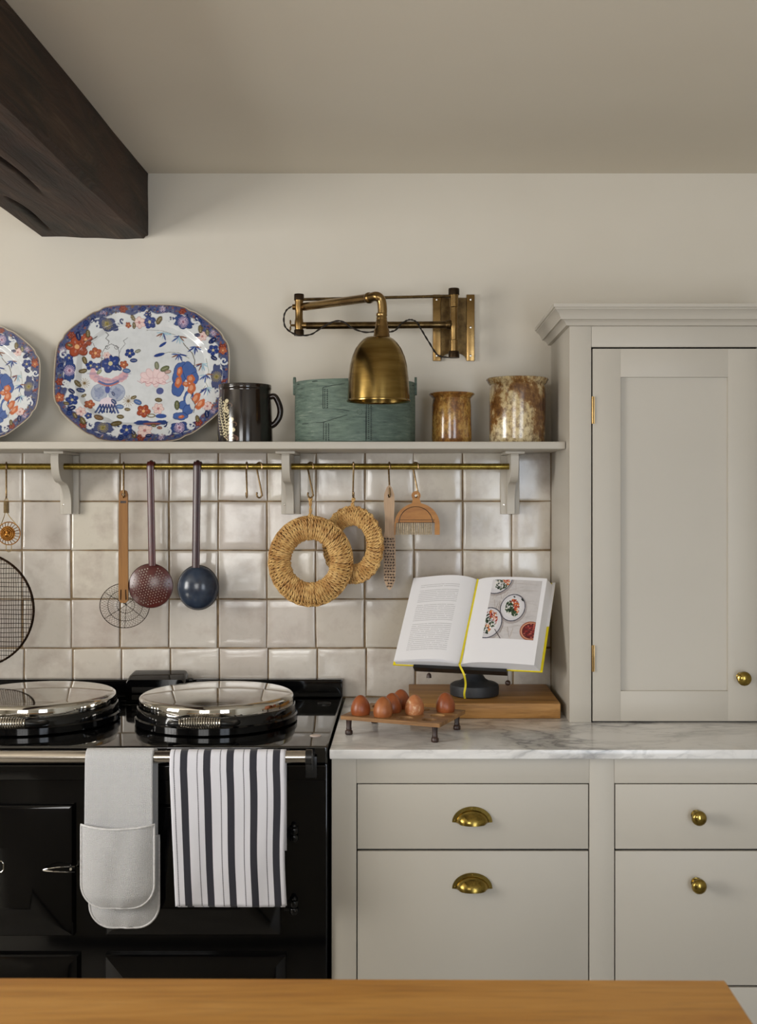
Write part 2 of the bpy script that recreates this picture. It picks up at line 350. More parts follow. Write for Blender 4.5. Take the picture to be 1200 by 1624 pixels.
# ---------------------------------------------------------------- little raster painter for print and glaze decoration
class Paint:
    def __init__(s, x0, y0, x1, y1, res, bg):
        s.x0, s.y0, s.res = x0, y0, res; s.w = int((x1-x0)*res); s.h = int((y1-y0)*res)
        s.a = np.empty((s.h, s.w, 3), np.float32); s.a[:] = lin(bg)
        s.X, s.Y = np.meshgrid(x0+(np.arange(s.w)+.5)/res, y0+(np.arange(s.h)+.5)/res)
    def win(s, x0, y0, x1, y1):
        i0 = max(0, int((x0-s.x0)*s.res)-1); i1 = min(s.w, int((x1-s.x0)*s.res)+2); j0 = max(0, int((y0-s.y0)*s.res)-1); j1 = min(s.h, int((y1-s.y0)*s.res)+2)
        return slice(j0, max(j0, j1)), slice(i0, max(i0, i1))
    def put(s, w, m, col, al=1.0):
        m = np.clip(m, 0, 1)[..., None]*al; s.a[w] = s.a[w]*(1-m)+np.array(lin(col), np.float32)*m
    def ell(s, cx, cy, rx, ry, col, rot=0, al=1., wob=0, n=5, ph=0):
        R = max(rx, ry)*(1+wob)+1; w = s.win(cx-R, cy-R, cx+R, cy+R); x = s.X[w]-cx; y = s.Y[w]-cy
        c, q = math.cos(rot), math.sin(rot); u = (x*c+y*q)/rx; v = (-x*q+y*c)/ry
        d = np.sqrt(u*u+v*v)
        if wob: d = d/(1-wob*.9+wob*1.5*np.abs(np.cos(.5*n*np.arctan2(v, u)+ph)))
        s.put(w, (1-d)*min(rx, ry)*s.res*.8+.5, col, al)
    def line(s, pts, wd, col, al=1.):
        for (ax, ay), (bx, by) in zip(pts, pts[1:]):
            w = s.win(min(ax, bx)-wd-1, min(ay, by)-wd-1, max(ax, bx)+wd+1, max(ay, by)+wd+1)
            x = s.X[w]-ax; y = s.Y[w]-ay; dx, dy = bx-ax, by-ay; L = dx*dx+dy*dy+1e-9
            t = np.clip((x*dx+y*dy)/L, 0, 1); d = np.hypot(x-t*dx, y-t*dy)
            s.put(w, (wd/2-d)*s.res+.5, col, al)
    def flower(s, cx, cy, r, n, col, cen=None, edge=None, ph=0, wob=.22):
        if edge: s.ell(cx, cy, r*1.1, r*1.0, edge, wob=wob, n=n, ph=ph)
        s.ell(cx, cy, r, r*.9, col, wob=wob, n=n, ph=ph)
        for k in range(n):
            a = 2*PI*(k+.5)/n+ph; s.line([(cx+r*.2*math.cos(a), cy+r*.2*math.sin(a)), (cx+r*.8*math.cos(a), cy+r*.75*math.sin(a))], .5, edge or (240, 240, 240), .8)
            a = 2*PI*k/n+ph*2/max(n,1); s.ell(cx+r*.55*math.cos(a), cy+r*.5*math.sin(a), r*.16, r*.1, (220, 214, 208), a, .18)
        if cen: s.ell(cx, cy, r*.25, r*.25, cen)
    def daisy(s, cx, cy, r, n, col, cen):
        for k in range(n):
            a = 2*PI*k/n; s.line([(cx, cy), (cx+r*math.cos(a), cy+r*math.sin(a))], .8, col)
        s.ell(cx, cy, r*.25, r*.25, cen)
    def leaf(s, cx, cy, L, ang, col, wd=.33, vein=None):
        s.ell(cx, cy, L/2, L/2*wd*1.5, col, ang)
        if vein: s.line([(cx-L/2*math.cos(ang)*.7, cy-L/2*math.sin(ang)*.7), (cx+L/2*math.cos(ang)*.7, cy+L/2*math.sin(ang)*.7)], .4, vein)
    def scroll(s, cx, cy, r, a0, turns, wd, col, flip=1):
        pts = []
        for k in range(26):
            t = k/25; a = a0+flip*turns*2*PI*t; rr = r*(1-.8*t); pts.append((cx+rr*math.cos(a), cy+rr*math.sin(a)))
        for i in range(25): s.line(pts[i:i+2], wd*(1-.35*i/25), col)
    def sample(s, x, y):
        i = np.clip(((x-s.x0)*s.res).astype(int), 0, s.w-1); j = np.clip(((y-s.y0)*s.res).astype(int), 0, s.h-1)
        return s.a[j, i]
def colour_mesh(name, X, Y, Z, C, closed_u=False):   # numpy grid mesh with a colour attribute
    nu, nv = X.shape; me = bpy.data.meshes.new(name)
    co = np.stack([X, Y, Z], -1).reshape(-1, 3).astype(np.float32)
    idx = np.arange(nu*nv).reshape(nu, nv)
    if closed_u: idx = np.vstack([idx, idx[:1]])
    q = np.stack([idx[:-1, :-1], idx[1:, :-1], idx[1:, 1:], idx[:-1, 1:]], -1).reshape(-1, 4)
    me.vertices.add(len(co)); me.vertices.foreach_set('co', co.ravel())
    me.loops.add(q.size); me.loops.foreach_set('vertex_index', q.ravel().astype(np.int32))
    me.polygons.add(len(q)); me.polygons.foreach_set('loop_start', (np.arange(len(q))*4).astype(np.int32))
    me.update(calc_edges=True); me.validate()
    ca = me.color_attributes.new('Col', 'FLOAT_COLOR', 'POINT')
    rgba = np.ones((len(co), 4), np.float32); rgba[:, :3] = C.reshape(-1, 3); ca.data.foreach_set('color', rgba.ravel())
    return me

# ================================================================ SETTING
CEIL = 2.2934
RD = 0.15
def holed_wall(axis, pos, out, a0, a1, holes, h=CEIL):   # slab with rectangular openings (a0,a1,z0,z1)
    bm = nb()
    def slab(u0, u1, z0, z1):
        if u1-u0 < 1e-4 or z1-z0 < 1e-4: return
        if axis == 'x': box(bm, min(pos, out), max(pos, out), u0, u1, z0, z1)
        else: box(bm, u0, u1, min(pos, out), max(pos, out), z0, z1)
    x = a0
    for u0, u1, z0, z1 in sorted(holes):
        slab(x, u0, 0, h); slab(u0, u1, 0, z0); slab(u0, u1, z1, h); x = u1
    slab(x, a1, 0, h); return bm
wall_back = struct('wall_back', B(ROOM_L-RD, ROOM_R+RD, 0, RD, 0, CEIL), 'plaster', smooth=False)
struct('wall_left', holed_wall('x', ROOM_L, ROOM_L-RD, ROOM_F-RD, 0, [(-2.8, -1.5, .92, 2.08)]), 'room', smooth=False)
struct('wall_right', B(ROOM_R, ROOM_R+RD, ROOM_F-RD, 0, 0, CEIL), 'room', smooth=False)
struct('wall_front', holed_wall('y', ROOM_F, ROOM_F-RD, ROOM_L, ROOM_R, [(-1.6, -.5, .92, 2.08), (.6, 1.7, .12, 2.06)]), 'room', smooth=False)
struct('floor', B(ROOM_L-RD, ROOM_R+RD, ROOM_F-RD, RD, -.1, 0), 'floor', smooth=False)
struct('ceiling', B(ROOM_L-RD, ROOM_R+RD, ROOM_F-RD, RD, CEIL, CEIL+.1), 'ceiling', smooth=False)
def window(name, axis, pos, a0, a1, z0, z1, nx, nz):
    bm = nb(); w = .05
    def b(u0, u1, z0, z1, d=.03):
        if axis == 'x': box(bm, pos-.03-d, pos-.03, u0, u1, z0, z1)
        else: box(bm, u0, u1, pos-.03-d, pos-.03, z0, z1)
    b(a0, a0+w, z0, z1); b(a1-w, a1, z0, z1); b(a0+w, a1-w, z0, z0+w); b(a0+w, a1-w, z1-w, z1)
    for i in range(1, nx): u = a0+(a1-a0)*i/nx; b(u-.012, u+.012, z0+w, z1-w, .02)
    for i in range(1, nz): z = z0+(z1-z0)*i/nz; b(a0+w, a1-w, z-.012, z+.012, .018)
    struct(name, bm, 'paint', smooth=False)
window('window_1', 'x', ROOM_L+.03, -2.8, -1.5, .92, 2.08, 4, 3)
window('window_2', 'y', ROOM_F+.03, -1.6, -.5, .92, 2.08, 4, 3)
window('window_3', 'y', ROOM_F+.03, .6, 1.7, .12, 2.06, 2, 5)

# exposed beam
def beam():
    L = [(0, 0)]
    x0, x1 = -1.012, -.6846
    zb = 2.1156; bm = nb(); N = 150
    prof0 = []
    def edge(u0, v0, u1, v1, n):
        return [(u0+(u1-u0)*k/n, v0+(v1-v0)*k/n) for k in range(n)]
    r = .012
    P = edge(x0, CEIL+.02, x0, zb+.05, 8)+edge(x0, zb+.05, x0+.045, zb, 5)+edge(x0+.045, zb, x1-.012, zb, 130)+edge(x1-.012, zb, x1, zb+.014, 4)+edge(x1, zb+.014, x1, CEIL+.02, 18)+[(x1, CEIL+.02)]
    rings = []
    for j in range(N+1):
        y = -4.55*(j/N)**1.25; ring = []
        for (x, z) in P:
            n = mnoise.noise(Vector((x*4, y*1.3, z*4)))*.010+mnoise.noise(Vector((x*14, y*4, z*14)))*.004
            dx = (x-(x0+x1)/2); s = 1 if dx > 0 else -1
            xx = x+s*n*.35*(abs(dx) > .13) - .007*y*-1*0
            xx += -.010*(-y/1.05)*(1 if dx > 0 else 0)*.9
            zz = z+(n*.9+.004 if z < CEIL-.06 and abs(dx) < .159 else 0)
            # splits along the underside
            for cy, cx, ln, wd, dp in ((-.78, -.820, .34, .0045, .030), (-.235, -.922, .17, .0045, .028), (-1.8, -.86, .6, .005, .025)):
                if z <= zb+.001:
                    q = 1-((y-cy)/ln)**2
                    off = x-(cx+.004*math.sin(y*17)+.012*(y-cy))
                    if q > 0: zz += dp*q*math.exp(-(off/wd)**2)
            ring.append(bm.verts.new((xx, min(y, -.0005) if j else -.0005, min(zz, CEIL-.001) if z > CEIL else zz)))
        rings.append(ring)
    m = len(P)
    for a, b in zip(rings, rings[1:]):
        for k in range(m-1): bm.faces.new((a[k], a[k+1], b[k+1], b[k]))
        bm.faces.new((a[m-1], a[0], b[0], b[m-1]))
    bm.faces.new(rings[0]); bm.faces.new(rings[-1][::-1])
    return bm
bo = obj('ceiling_beam', beam(), 'beam'); tag(bo, 'dark rough-hewn oak beam running along the ceiling top left', 'beam')

# tiles
GW = .0036; T = 77.35/596
TX0 = (37-VX)/596
rows = [(CAMZ-(y1-VY)/596, CAMZ-(y0-VY)/596) for y0, y1 in ((717.5, 795), (795, 872.5), (872.5, 949.7), (949.7, 1027.2), (1027.2, 1105))]
CX = .3867                                # left side of the tall cupboard
struct('grout', B(-1.75, CX+.35, -.0068, -.0002, rows[-1][0]-.004, rows[0][1]), 'grout', wall_back, smooth=False)
variants = []
for q in range(7):
    h = (T-GW)/2; rnd = random.Random(q)
    px = [rnd.uniform(-.0012, .0012) for _ in range(8)]
    ST = [0, .016, .045, .18, .35, .5, .65, .82, .955, .984, 1]
    def f(i, j, h=h, q=q, px=px):
        u, v = 2*ST[round(i*10)]-1, 2*ST[round(j*10)]-1
        x = u*h+(px[0]*v+px[1]*v*v)*abs(u)*(1 if u > 0 else -1)*.6; z = v*h+(px[2]*u+px[3]*u*u)*abs(v)
        e = max(abs(u), abs(v)); y = -.0092+.0016*max(0, (e-.91)/.09)**2
        y += .00035*mnoise.noise(Vector((x*22+q*9, z*22, q)))
        return (x, y, z)
    bm = grid(f, 10, 10, False)
    bd = [e for e in bm.edges if e.is_boundary]
    r = bmesh.ops.extrude_edge_only(bm, edges=bd)
    for v_ in r['geom']:
        if isinstance(v_, bmesh.types.BMVert): v_.co.y = -.001
    bmesh.ops.recalc_face_normals(bm, faces=bm.faces)
    me = bpy.data.meshes.new('tile'); bm.to_mesh(me); bm.free(); me.materials.append(MT['tile']); me.shade_smooth(); variants.append(me)
for ri, (z0, z1) in enumerate(rows):
    for ci in range(-8, 11):
        xa = TX0+ci*T+random.uniform(-.001, .001)+(.004 if ri == 4 else 0); xb = xa+T
        if xa < -1.7 or xa > CX-.01: continue
        cut = 1.0
        if xb > CX: cut = (CX-xa)/T*.985; xb = CX
        o = bpy.data.objects.new('tile', variants[random.randrange(7)]); COL.objects.link(o); o.parent = wall_back
        o.location = ((xa+xb)/2, 0, (z0+z1)/2)
        o.scale = (cut*random.choice((1, 1)), 1, ((z1-z0)-GW)/(T-GW))
        o.rotation_euler = (random.uniform(-.011, .011), random.choice((0, PI)) + random.uniform(-.004, .004), random.uniform(-.012, .012))

# ================================================================ SHELF, BRACKETS, RAIL
SZ0, SZ1, SD = 1.5485, 1.566, .28
sh = obj('wall_shelf', B(-1.75, CX-.0015, -SD, -.0005, SZ0, SZ1, bev=.0018), 'paint')
tag(sh, 'long painted grey shelf above the tiles carrying platters and pots', 'shelf')
ROD_Y, ROD_Z, ROD_R = -.10, 1.5106, .0080
def bracket(label):
    t = thing('shelf_bracket', label, 'bracket', (0, 0, 0), group='painted wooden brackets under the shelf', local=True)
    obj('top_plate', B(-.0245, .0245, -.158, -.0108, SZ0-.0068, SZ0-.0003, bev=.0012), 'paint', t)
    obj('back_plate', B(-.0245, .0245, -.0225, -.0108, 1.387, SZ0-.0070, bev=.0012), 'paint', t)
    prof = [(-.022, SZ0-.0070), (-.148, SZ0-.0070), (-.150, SZ0-.012)]
    for k in range(13):           # belly
        a = k/12; prof.append((-.150+.062*(a**2.2), SZ0-.012-.068*math.sin(a*PI/2)**.9))
    prof += [(-.083, SZ0-.082), (-.077, SZ0-.083)]
    for k in range(1, 11):        # hollow running out into the foot
        a = k/10; prof.append((-.077+.037*math.sin(a*PI/2), SZ0-.083-.05*a**1.3))
    prof += [(-.040, 1.3885), (-.022, 1.3885)]
    bm = nb(); prism(bm, prof, -.0098, .0098, 'yz')
    obj('gusset', bm, 'paint', t, ang=40)
    bm = nb(); lathe(bm, [(.0001, .0016), (.0026, .0012), (.003, 0)], 12, (-.0165, -.0225, 1.4125), 'y'); obj('screw', bm, 'screw', t)
    return t
bl = [(114, 'painted shelf bracket under the octagonal platter'), (462, 'painted shelf bracket between the dark mug and the straw rings'), (807.5, 'painted shelf bracket at the right end of the brass rail')]
b0 = bracket(bl[0][1]); BX = [(p-VX)/596 for p, _ in bl]
b0.location = (BX[0], 0, 0)
for x, (_, l) in list(zip(BX, bl))[1:]:
    c = copytree(b0); c.location = (x, 0, 0); c['label'] = l
c = copytree(b0); c.location = (BX[0]-.583, 0, 0); c['label'] = 'painted shelf bracket furthest left, beyond the smaller platter'
bm = nb(); lathe(bm, [(ROD_R, -1.6), (ROD_R, BX[2]-.0099)], 24, (0, ROD_Y, ROD_Z), 'x')
# lathe along x maps (x,y) into (y,z)
tag(obj('hanging_rail', bm, 'brass_rod'), 'brass rail running through the shelf brackets above the tiles', 'rail')

# ---- S hooks
HB = .080                                    # rod centre down to the inside bottom of the hook
def hook(px, yaw, label, flip=1):
    x = (px-VX)*(CAMD+ROD_Y)/FPX
    R, r, w = .0105, .0088, .0023; pts = []
    for k in range(10): a = math.radians(205-k*22); pts.append((R*math.cos(a), R*math.sin(a)))
    bc = (0, -HB+r)
    for k in range(13): a = math.radians(175+k*17); pts.append((bc[0]+r*math.cos(a), bc[1]+r*math.sin(a)))
    P = bez([Vector((s*flip*math.sin(yaw), -s*flip*math.cos(yaw), z)) for s, z in pts], 60)
    t = thing('s_hook', label, 'hook', (x, ROD_Y, ROD_Z+.0), group='brass s hooks on the rail', local=True)
    bm = nb(); sweep(bm, P, w, 8); obj('bent_wire', bm, 'hook', t)
    for e_ in (0, -1): bm = nb(); ball(bm, P[e_], .0027, 8); obj('ball_end', bm, 'hook', t)
    return t, Vector((x, ROD_Y, ROD_Z-HB))
_, H0 = hook(-9, 1.0, 'brass s hook holding the big round wire rack', 1)
_, H1 = hook(10, .35, 'brass s hook holding the little gold tea strainer', -1)
_, H2 = hook(196, .25, 'brass s hook holding the wooden-handled wire skimmer', -1)
_, H3 = hook(391, .25, 'empty brass s hook, left one of the two', -1)
_, H4 = hook(411, .95, 'empty brass s hook, right one of the two, turned side on', -1)
_, H5 = hook(492, .95, 'brass s hook holding the large straw ring', -1)
_, H6 = hook(560, .15, 'brass s hook holding the smaller straw ring', 1)
_, H7 = hook(617, .2, 'brass s hook holding the narrow wire brush', -1)
_, H8 = hook(659, .8, 'brass s hook holding the round-topped hand brush', -1)

# ================================================================ HANGING TOOLS
def ring_trivet(name, label, H, cx, cz, depth, R, a, b, zs, yaw, n):
    root = thing(name, label, 'trivet', (cx, -depth, cz), (0, 0, yaw), 'plaited straw rings on the rail', local=True)
    rnd = random.Random(n); bm = nb()
    core = [(R*math.cos(2*PI*k/72), 0, R*zs*math.sin(2*PI*k/72)) for k in range(72)]
    sec = [((b*.82)*math.cos(2*PI*k/12), (a*.86)*math.sin(2*PI*k/12)) for k in range(12)]
    rings = []
    for k in range(72):
        th = 2*PI*k/72; rings.append([bm.verts.new(((R+s[1])*math.cos(th), s[0], (R+s[1])*zs*math.sin(th))) for s in sec])
    for i in range(72):
        A, C = rings[i], rings[(i+1) % 72]
        for k in range(12): bm.faces.new((A[k], A[(k+1) % 12], C[(k+1) % 12], C[k]))
    obj('core', bm, 'strawd', root)
    bm = nb()
    for i in range(n):
        t0 = 2*PI*i/n+rnd.uniform(-.005, .005); ph = rnd.uniform(0, 6); sk = rnd.uniform(.03, .09)
        jr = rnd.uniform(-.0012, .0014)
        for s in (0, PI):            # two plies twisted round each other
            pts = []
            for k in range(34):
                u = 2*PI*k/34; tw = 6*u+s+ph
                rr = R+(a+jr)*math.cos(u)+.0017*math.cos(tw)*math.cos(u); dd = (b+jr*.6)*math.sin(u)+.0017*math.cos(tw)*math.sin(u)
                th = t0+sk*math.sin(u)*.35+.0020/R*math.sin(tw)
                pts.append((rr*math.cos(th), dd, rr*zs*math.sin(th)))
            sweep(bm, pts, .0021, 5, closed=True)
    obj('cord_wrapping', bm, 'straw', root, kind='stuff')
    bm = nb()
    for s in range(3):
        pts = []; M = 520
        for k in range(M):
            th = 2*PI*k/M; w = 52*th+s*2*PI/3
            rr = R+a+.0005+.0026*math.cos(w); pts.append((rr*math.cos(th), .0048*math.sin(w*.5+s), rr*zs*math.sin(th)))
        sweep(bm, pts, .0019, 5, closed=True)
    obj('plaited_edge', bm, 'straw', root)
    top = Vector((0, 0, (R+a)*zs)); hk = Matrix.Rotation(-yaw, 3, 'Z') @ (H-Vector((cx, -depth, cz)))
    bm = nb()
    for s in (0, PI):
        pts = []
        for k in range(30):
            t = k/29; p = top.lerp(hk, t); w = s+t*9
            sp = .0022+.0035*math.exp(-((t-.92)/.1)**2)
            pts.append(p+Vector((sp*math.cos(w), sp*.6*math.sin(w), (-.002 if t > .95 else 0))))
        sweep(bm, pts, .0021, 6)
    sweep(bm, [hk+Vector((.0042*math.cos(q), .001, .0042*math.sin(q)-.0045)) for q in np.linspace(0, 2*PI, 14)[:-1]], .0019, 6, closed=True)
    for k in range(7): ball(bm, (rnd.uniform(-.005, .005), rnd.uniform(-.003, .003), (R+a)*zs+rnd.uniform(-.004, .008)), .0036, 7)
    obj('hanging_loop', bm, 'straw', root); return root
k = K(.115)
ring_trivet('straw_trivet', 'large plaited straw ring hanging in front, nearest the bracket', H5, (492.5-VX)*k, CAMZ-(890-VY)*k, .118, 49*k, 16.0*k, .0135, 1.07, 0, 74)
k = K(.08)
ring_trivet('straw_trivet', 'smaller plaited straw ring hanging turned and half hidden behind the larger ring', H6, (559-VX)*k, CAMZ-(864-VY)*k, .088, 46*k, 13.5*k, .012, 1.0, math.radians(-38), 64)

# wooden-handled wire skimmer
hk = H2; c = W(196, 961, .10); z1 = W(0, 777, .10).z; z0 = W(0, 956, .10).z
t = thing('wire_skimmer', 'wire skimmer with long flat wooden handle hanging left of the red skimmer', 'skimmer', c)
bm = nb(); x = c.x; hw = .0122
poly = [(x-hw*.93, z1-.012), (x-hw*.7, z1-.003), (x, z1+.001), (x+hw*.7, z1-.003), (x+hw*.93, z1-.012), (x+hw, z0+.02), (x+hw*.95, z0+.006), (x+hw*.5, z0), (x-hw*.5, z0), (x-hw*.95, z0+.006), (x-hw, z0+.02)]
# handle with a real hanging hole
e = []
def loop_edges(bm, pts):
    vs_ = [bm.verts.new(p) for p in pts]; return [bm.edges.new((vs_[i], vs_[(i+1) % len(vs_)])) for i in range(len(vs_))]
def plate(bm, outer, holes, y, th):         # flat board in the xz plane with holes, thickness th towards the wall
    es = loop_edges(bm, [(u, y, v) for u, v in outer])
    for (hx, hz, hr, n) in holes: es += loop_edges(bm, [(hx+hr*math.cos(2*PI*k/n), y, hz+hr*math.sin(2*PI*k/n)) for k in range(n)])
    r = bmesh.ops.triangle_fill(bm, use_beauty=True, edges=es, normal=(0, -1, 0))
    fs = [f for f in r['geom'] if isinstance(f, bmesh.types.BMFace)]
    ex = bmesh.ops.extrude_face_region(bm, geom=fs)
    bmesh.ops.translate(bm, verts=[v for v in ex['geom'] if isinstance(v, bmesh.types.BMVert)], vec=(0, th, 0))
    return bm
hb = H2.z+.0005
plate(bm, poly, [(x, z1-.0115, .0042, 14)], -.104, .007); obj('handle', bm, 'handle_wood', t, ang=40)
obj('burnt_mark', B(x-.0075, x+.0075, -.1043, -.1039, z1-.034, z1-.028), 'dark_leg', t)
R = 39.5*K(.10); sz = .9
bm = nb()
for rr in (1, .70, .36):
    sweep(bm, [(x+R*rr*math.cos(a), -.090+.018*(1-rr), c.z+sz*R*rr*math.sin(a)) for a in np.linspace(0, 2*PI, 49)[:-1]], .0010 if rr == 1 else .0007, 6, closed=True)
for a in (PI/2, -PI/2, PI*.21, PI*.8, -PI*.2, -PI*.8):
    sweep(bm, [(x+R*q*math.cos(a), -.090+.018*(1-q), c.z+sz*R*q*math.sin(a)) for q in (0, .3, .6, 1)], .0007, 5)
for s in (-1, 1): sweep(bm, [(x+s*.006, -.1045, z0+.034), (x+s*.007, -.106, z0+.01), (x, -.0745, c.z)], .0012, 6)
obj('ring_frame', bm, 'wire', t)
bm = nb(); N = 46                             # chicken-wire weave
for lev in range(9):
    r0, r1 = .2+lev*.09, .2+(lev+1)*.09
    for i in range(N):
        if lev < 3 and i % 2: continue
        for d in (-1, 1):
            a0 = 2*PI*(i+.5*(lev % 2))/N; a1 = a0+d*PI/N
            p = [(x+R*q*math.cos(a), -.090+.018*(1-q), c.z+sz*R*q*math.sin(a)) for q, a in ((r0, a0), (min(r1, 1), a1))]
            sweep(bm, p, .0003, 3, cap=False)
obj('wire_mesh', bm, 'wire', t, kind='stuff')

# round wire rack, half out of frame
c = W(-37, 967, .085); R = 91*K(.085)
t = thing('wire_rack', 'large round wire grid rack hanging at the left edge above the cooker', 'rack', c)
bm = nb()
for dy in (0, .004): sweep(bm, [(c.x+(R-dy*.4)*math.cos(a), c.y-dy, c.z+(R-dy*.4)*math.sin(a)) for a in np.linspace(0, 2*PI, 73)[:-1]], .0016, 7, closed=True)
for i in range(90):
    a = 2*PI*i/90; sweep(bm, [(c.x+(R+.0022*math.cos(q))*math.cos(a+q*.012), c.y-.002-.0035*math.sin(q), c.z+(R+.0022*math.cos(q))*math.sin(a+q*.012)) for q in np.linspace(0, 2*PI, 8)[:-1]], .0006, 4, closed=True)
obj('rim', bm, 'wire', t)
bm = nb(); rnd = random.Random(3)
for i in range(-22, 23):
    u = i*.0064+rnd.uniform(-.0006, .0006); h = math.sqrt(max(0, R*R-u*u))
    if h > .01: sweep(bm, [(c.x+u+.0006*math.sin(q*9+i), c.y-.0015+.0008*math.sin(q*14), c.z+h*q) for q in np.linspace(-1, 1, 9)], .0006, 4)
for i in range(-12, 13):
    u = i*.0118+rnd.uniform(-.0006, .0006); h = math.sqrt(max(0, R*R-u*u))
    if h > .01: sweep(bm, [(c.x+h*q, c.y-.003, c.z+u+.0006*math.sin(q*7+i)) for q in np.linspace(-1, 1, 9)], .0008, 4)
obj('wire_grid', bm, 'wire', t, kind='stuff')
bm = nb(); sweep(bm, bez([(c.x-.012, c.y-.002, c.z+R-.002), (c.x+.012, c.y-.006, c.z+R+.05), H0+Vector((-.004, 0, .004)), H0+Vector((.004, 0, .005)), (c.x+.03, c.y-.006, c.z+R+.05), (c.x+.016, c.y-.002, c.z+R-.003)], 40), .0014, 6)
obj('handle_loop', bm, 'wire', t)

# small strainer
c = W(14, 846, .10); r = 18*K(.10); hx = H1.x
t = thing('tea_strainer', 'little round gold wire tea strainer with bound handle at the left edge', 'strainer', c)
bm = nb(); sweep(bm, [(c.x+r*math.cos(a), -.1, c.z+r*math.sin(a)) for a in np.linspace(0, 2*PI, 41)[:-1]], .0014, 7, closed=True); obj('rim', bm, 'goldwire', t)
bm = nb()
for i in range(20):
    a = 2*PI*i/20; sweep(bm, [(c.x+r*q*math.cos(a), -.1-.014*(1-q*q), c.z+r*q*math.sin(a)) for q in (1, .75, .5, .25, .05)], .0009, 5)
for q in (.35, .5, .63): sweep(bm, [(c.x+r*q*math.cos(a), -.1-.0145*(1-q*q), c.z+r*q*math.sin(a)) for a in np.linspace(0, 2*PI, 33)[:-1]], .0011, 5, closed=True)
for i in range(60):
    a = 2*PI*i/60; q = .2+.3*(i % 3)/2; ball(bm, (c.x+r*q*math.cos(a), -.1-.013*(1-q*q), c.z+r*q*math.sin(a)), .0013, 6)
obj('bowl_wires', bm, 'goldwire', t, kind='stuff')
bm = nb(); lathe(bm, [(r*q, .0125*(1-q*q)) for q in (.62, .5, .35, .2, .02)], 28, (c.x, -.1, c.z), 'y'); obj('woven_centre', bm, 'goldwire', t)
bm = nb(); zt = H1.z
sweep(bm, [(hx-.003, -.1, zt-.004), (hx+.003, -.1, zt-.004)], .001, 5)
for s in (-1, 1): sweep(bm, bez([(c.x+s*r*.72, -.1, c.z+r*.7), (hx+s*.0035, -.1, c.z+r+.022), (hx+s*.0035, -.1, zt-.012), (hx+s*.003, -.1, zt-.004), (hx, -.1, zt+.0005)], 28), .0011, 6)
obj('wire_frame', bm, 'palewire', t); bm = nb()
sweep(bm, bez([(c.x-.007, -.1, c.z-r), (c.x-.006, -.1, c.z-r-.014), (c.x, -.1, c.z-r-.018), (c.x+.006, -.1, c.z-r-.014), (c.x+.007, -.1, c.z-r)], 20), .0011, 6)
obj('rest_loop', bm, 'palewire', t)
bm = nb(); zz = zt-.010
while zz > zt-.040:
    sweep(bm, [(hx+.0068*math.cos(q), -.1+.0028*math.sin(q), zz) for q in np.linspace(0, 2*PI, 11)[:-1]], .0008, 5, closed=True); zz -= .0016
obj('bound_grip', bm, 'palewire', t)

# enamel skimmer and ladle
def tool_handle(bm, px0, y0, px1, y1, w, mat_y=-.1125):
    a = W(px0, y0, .11); b = W(px1, y1, .10)
    zt = ROD_Z+ROD_R+.0022
    path = [Vector((a.x, ROD_Y+.0135, ROD_Z-.012)), Vector((a.x, ROD_Y+.0125, ROD_Z+.004)), Vector((a.x, ROD_Y+.006, zt+.0005)), Vector((a.x, ROD_Y-.003, zt+.0012)), Vector((a.x, ROD_Y-.0105, ROD_Z+.006)), Vector((a.x, ROD_Y-.0118, ROD_Z-.008))]
    low = [Vector((a.x+(b.x-a.x)*q, ROD_Y-.0118+.006*q, ROD_Z-.008+(b.z-ROD_Z+.008)*q)) for q in (.2, .4, .6, .8, .93, 1)]
    sec = [(-1, .0), (-.92, .16), (-.55, .12), (-.22, .5), (.22, .5), (.55, .12), (.92, .16), (1, 0), (.9, -.08), (.3, .2), (-.3, .2), (-.9, -.08)]
    pts = bez(path+low, 60)
    n = len(pts); rings = []
    for i, p in enumerate(pts):
        tg = (pts[min(i+1, n-1)]-pts[max(i-1, 0)]).normalized(); u = Vector((1, 0, 0)); nrm = tg.cross(u)
        if nrm.y > 0 and i > n*.4: pass
        nn = Vector((0, tg.z, -tg.y)).normalized()
        if nn.dot(Vector((0, -1, 0))) < 0 and i > n*.4: nn = -nn
        ww = w*(1+.05*math.sin(i))*(1-.1*(i/n)) if False else w
        rings.append([bm.verts.new(p+Vector((ww*s, 0, 0))+nn*(ww*d)) for s, d in sec])
    for A, C in zip(rings, rings[1:]):
        for k in range(len(sec)): bm.faces.new((A[k], A[(k+1) % len(sec)], C[(k+1) % len(sec)], C[k]))
    bm.faces.new(rings[0]); bm.faces.new(rings[-1])
    return bm
t = thing('enamel_skimmer', 'dark red enamel skimmer with round holes hanging left of the blue ladle', 'skimmer', W(239, 929, .10))
bm = nb(); tool_handle(bm, 238.5, 730, 242, 897, 5.8*K(.10)); obj('handle', bm, 'red', t, ang=60)
c = W(239, 929, .10); R = 34.8*K(.10)
bm = nb(); holes = []
for i in range(-7, 8):
    for j in range(-7, 8):
        u = (i+.5*(j % 2))*.0073*math.cos(.25)-j*.0064*math.sin(.25); v_ = (i+.5*(j % 2))*.0073*math.sin(.25)+j*.0064*math.cos(.25)
        if math.hypot(u, v_) < R*.86 and not (abs(u-.004) < .009 and v_ > R*.5): holes.append((c.x+u, c.z+v_, .00165, 8))
plate(bm, [(c.x+R*math.cos(a), c.z+R*1.0*math.sin(a)) for a in np.linspace(0, 2*PI, 65)[:-1]], holes, -.1, .0012)
for v_ in bm.verts:
    q = math.hypot(v_.co.x-c.x, v_.co.z-c.z)/R; v_.co.y += -.010*(1-q*q)
obj('pierced_bowl', bm, 'red', t, ang=50)
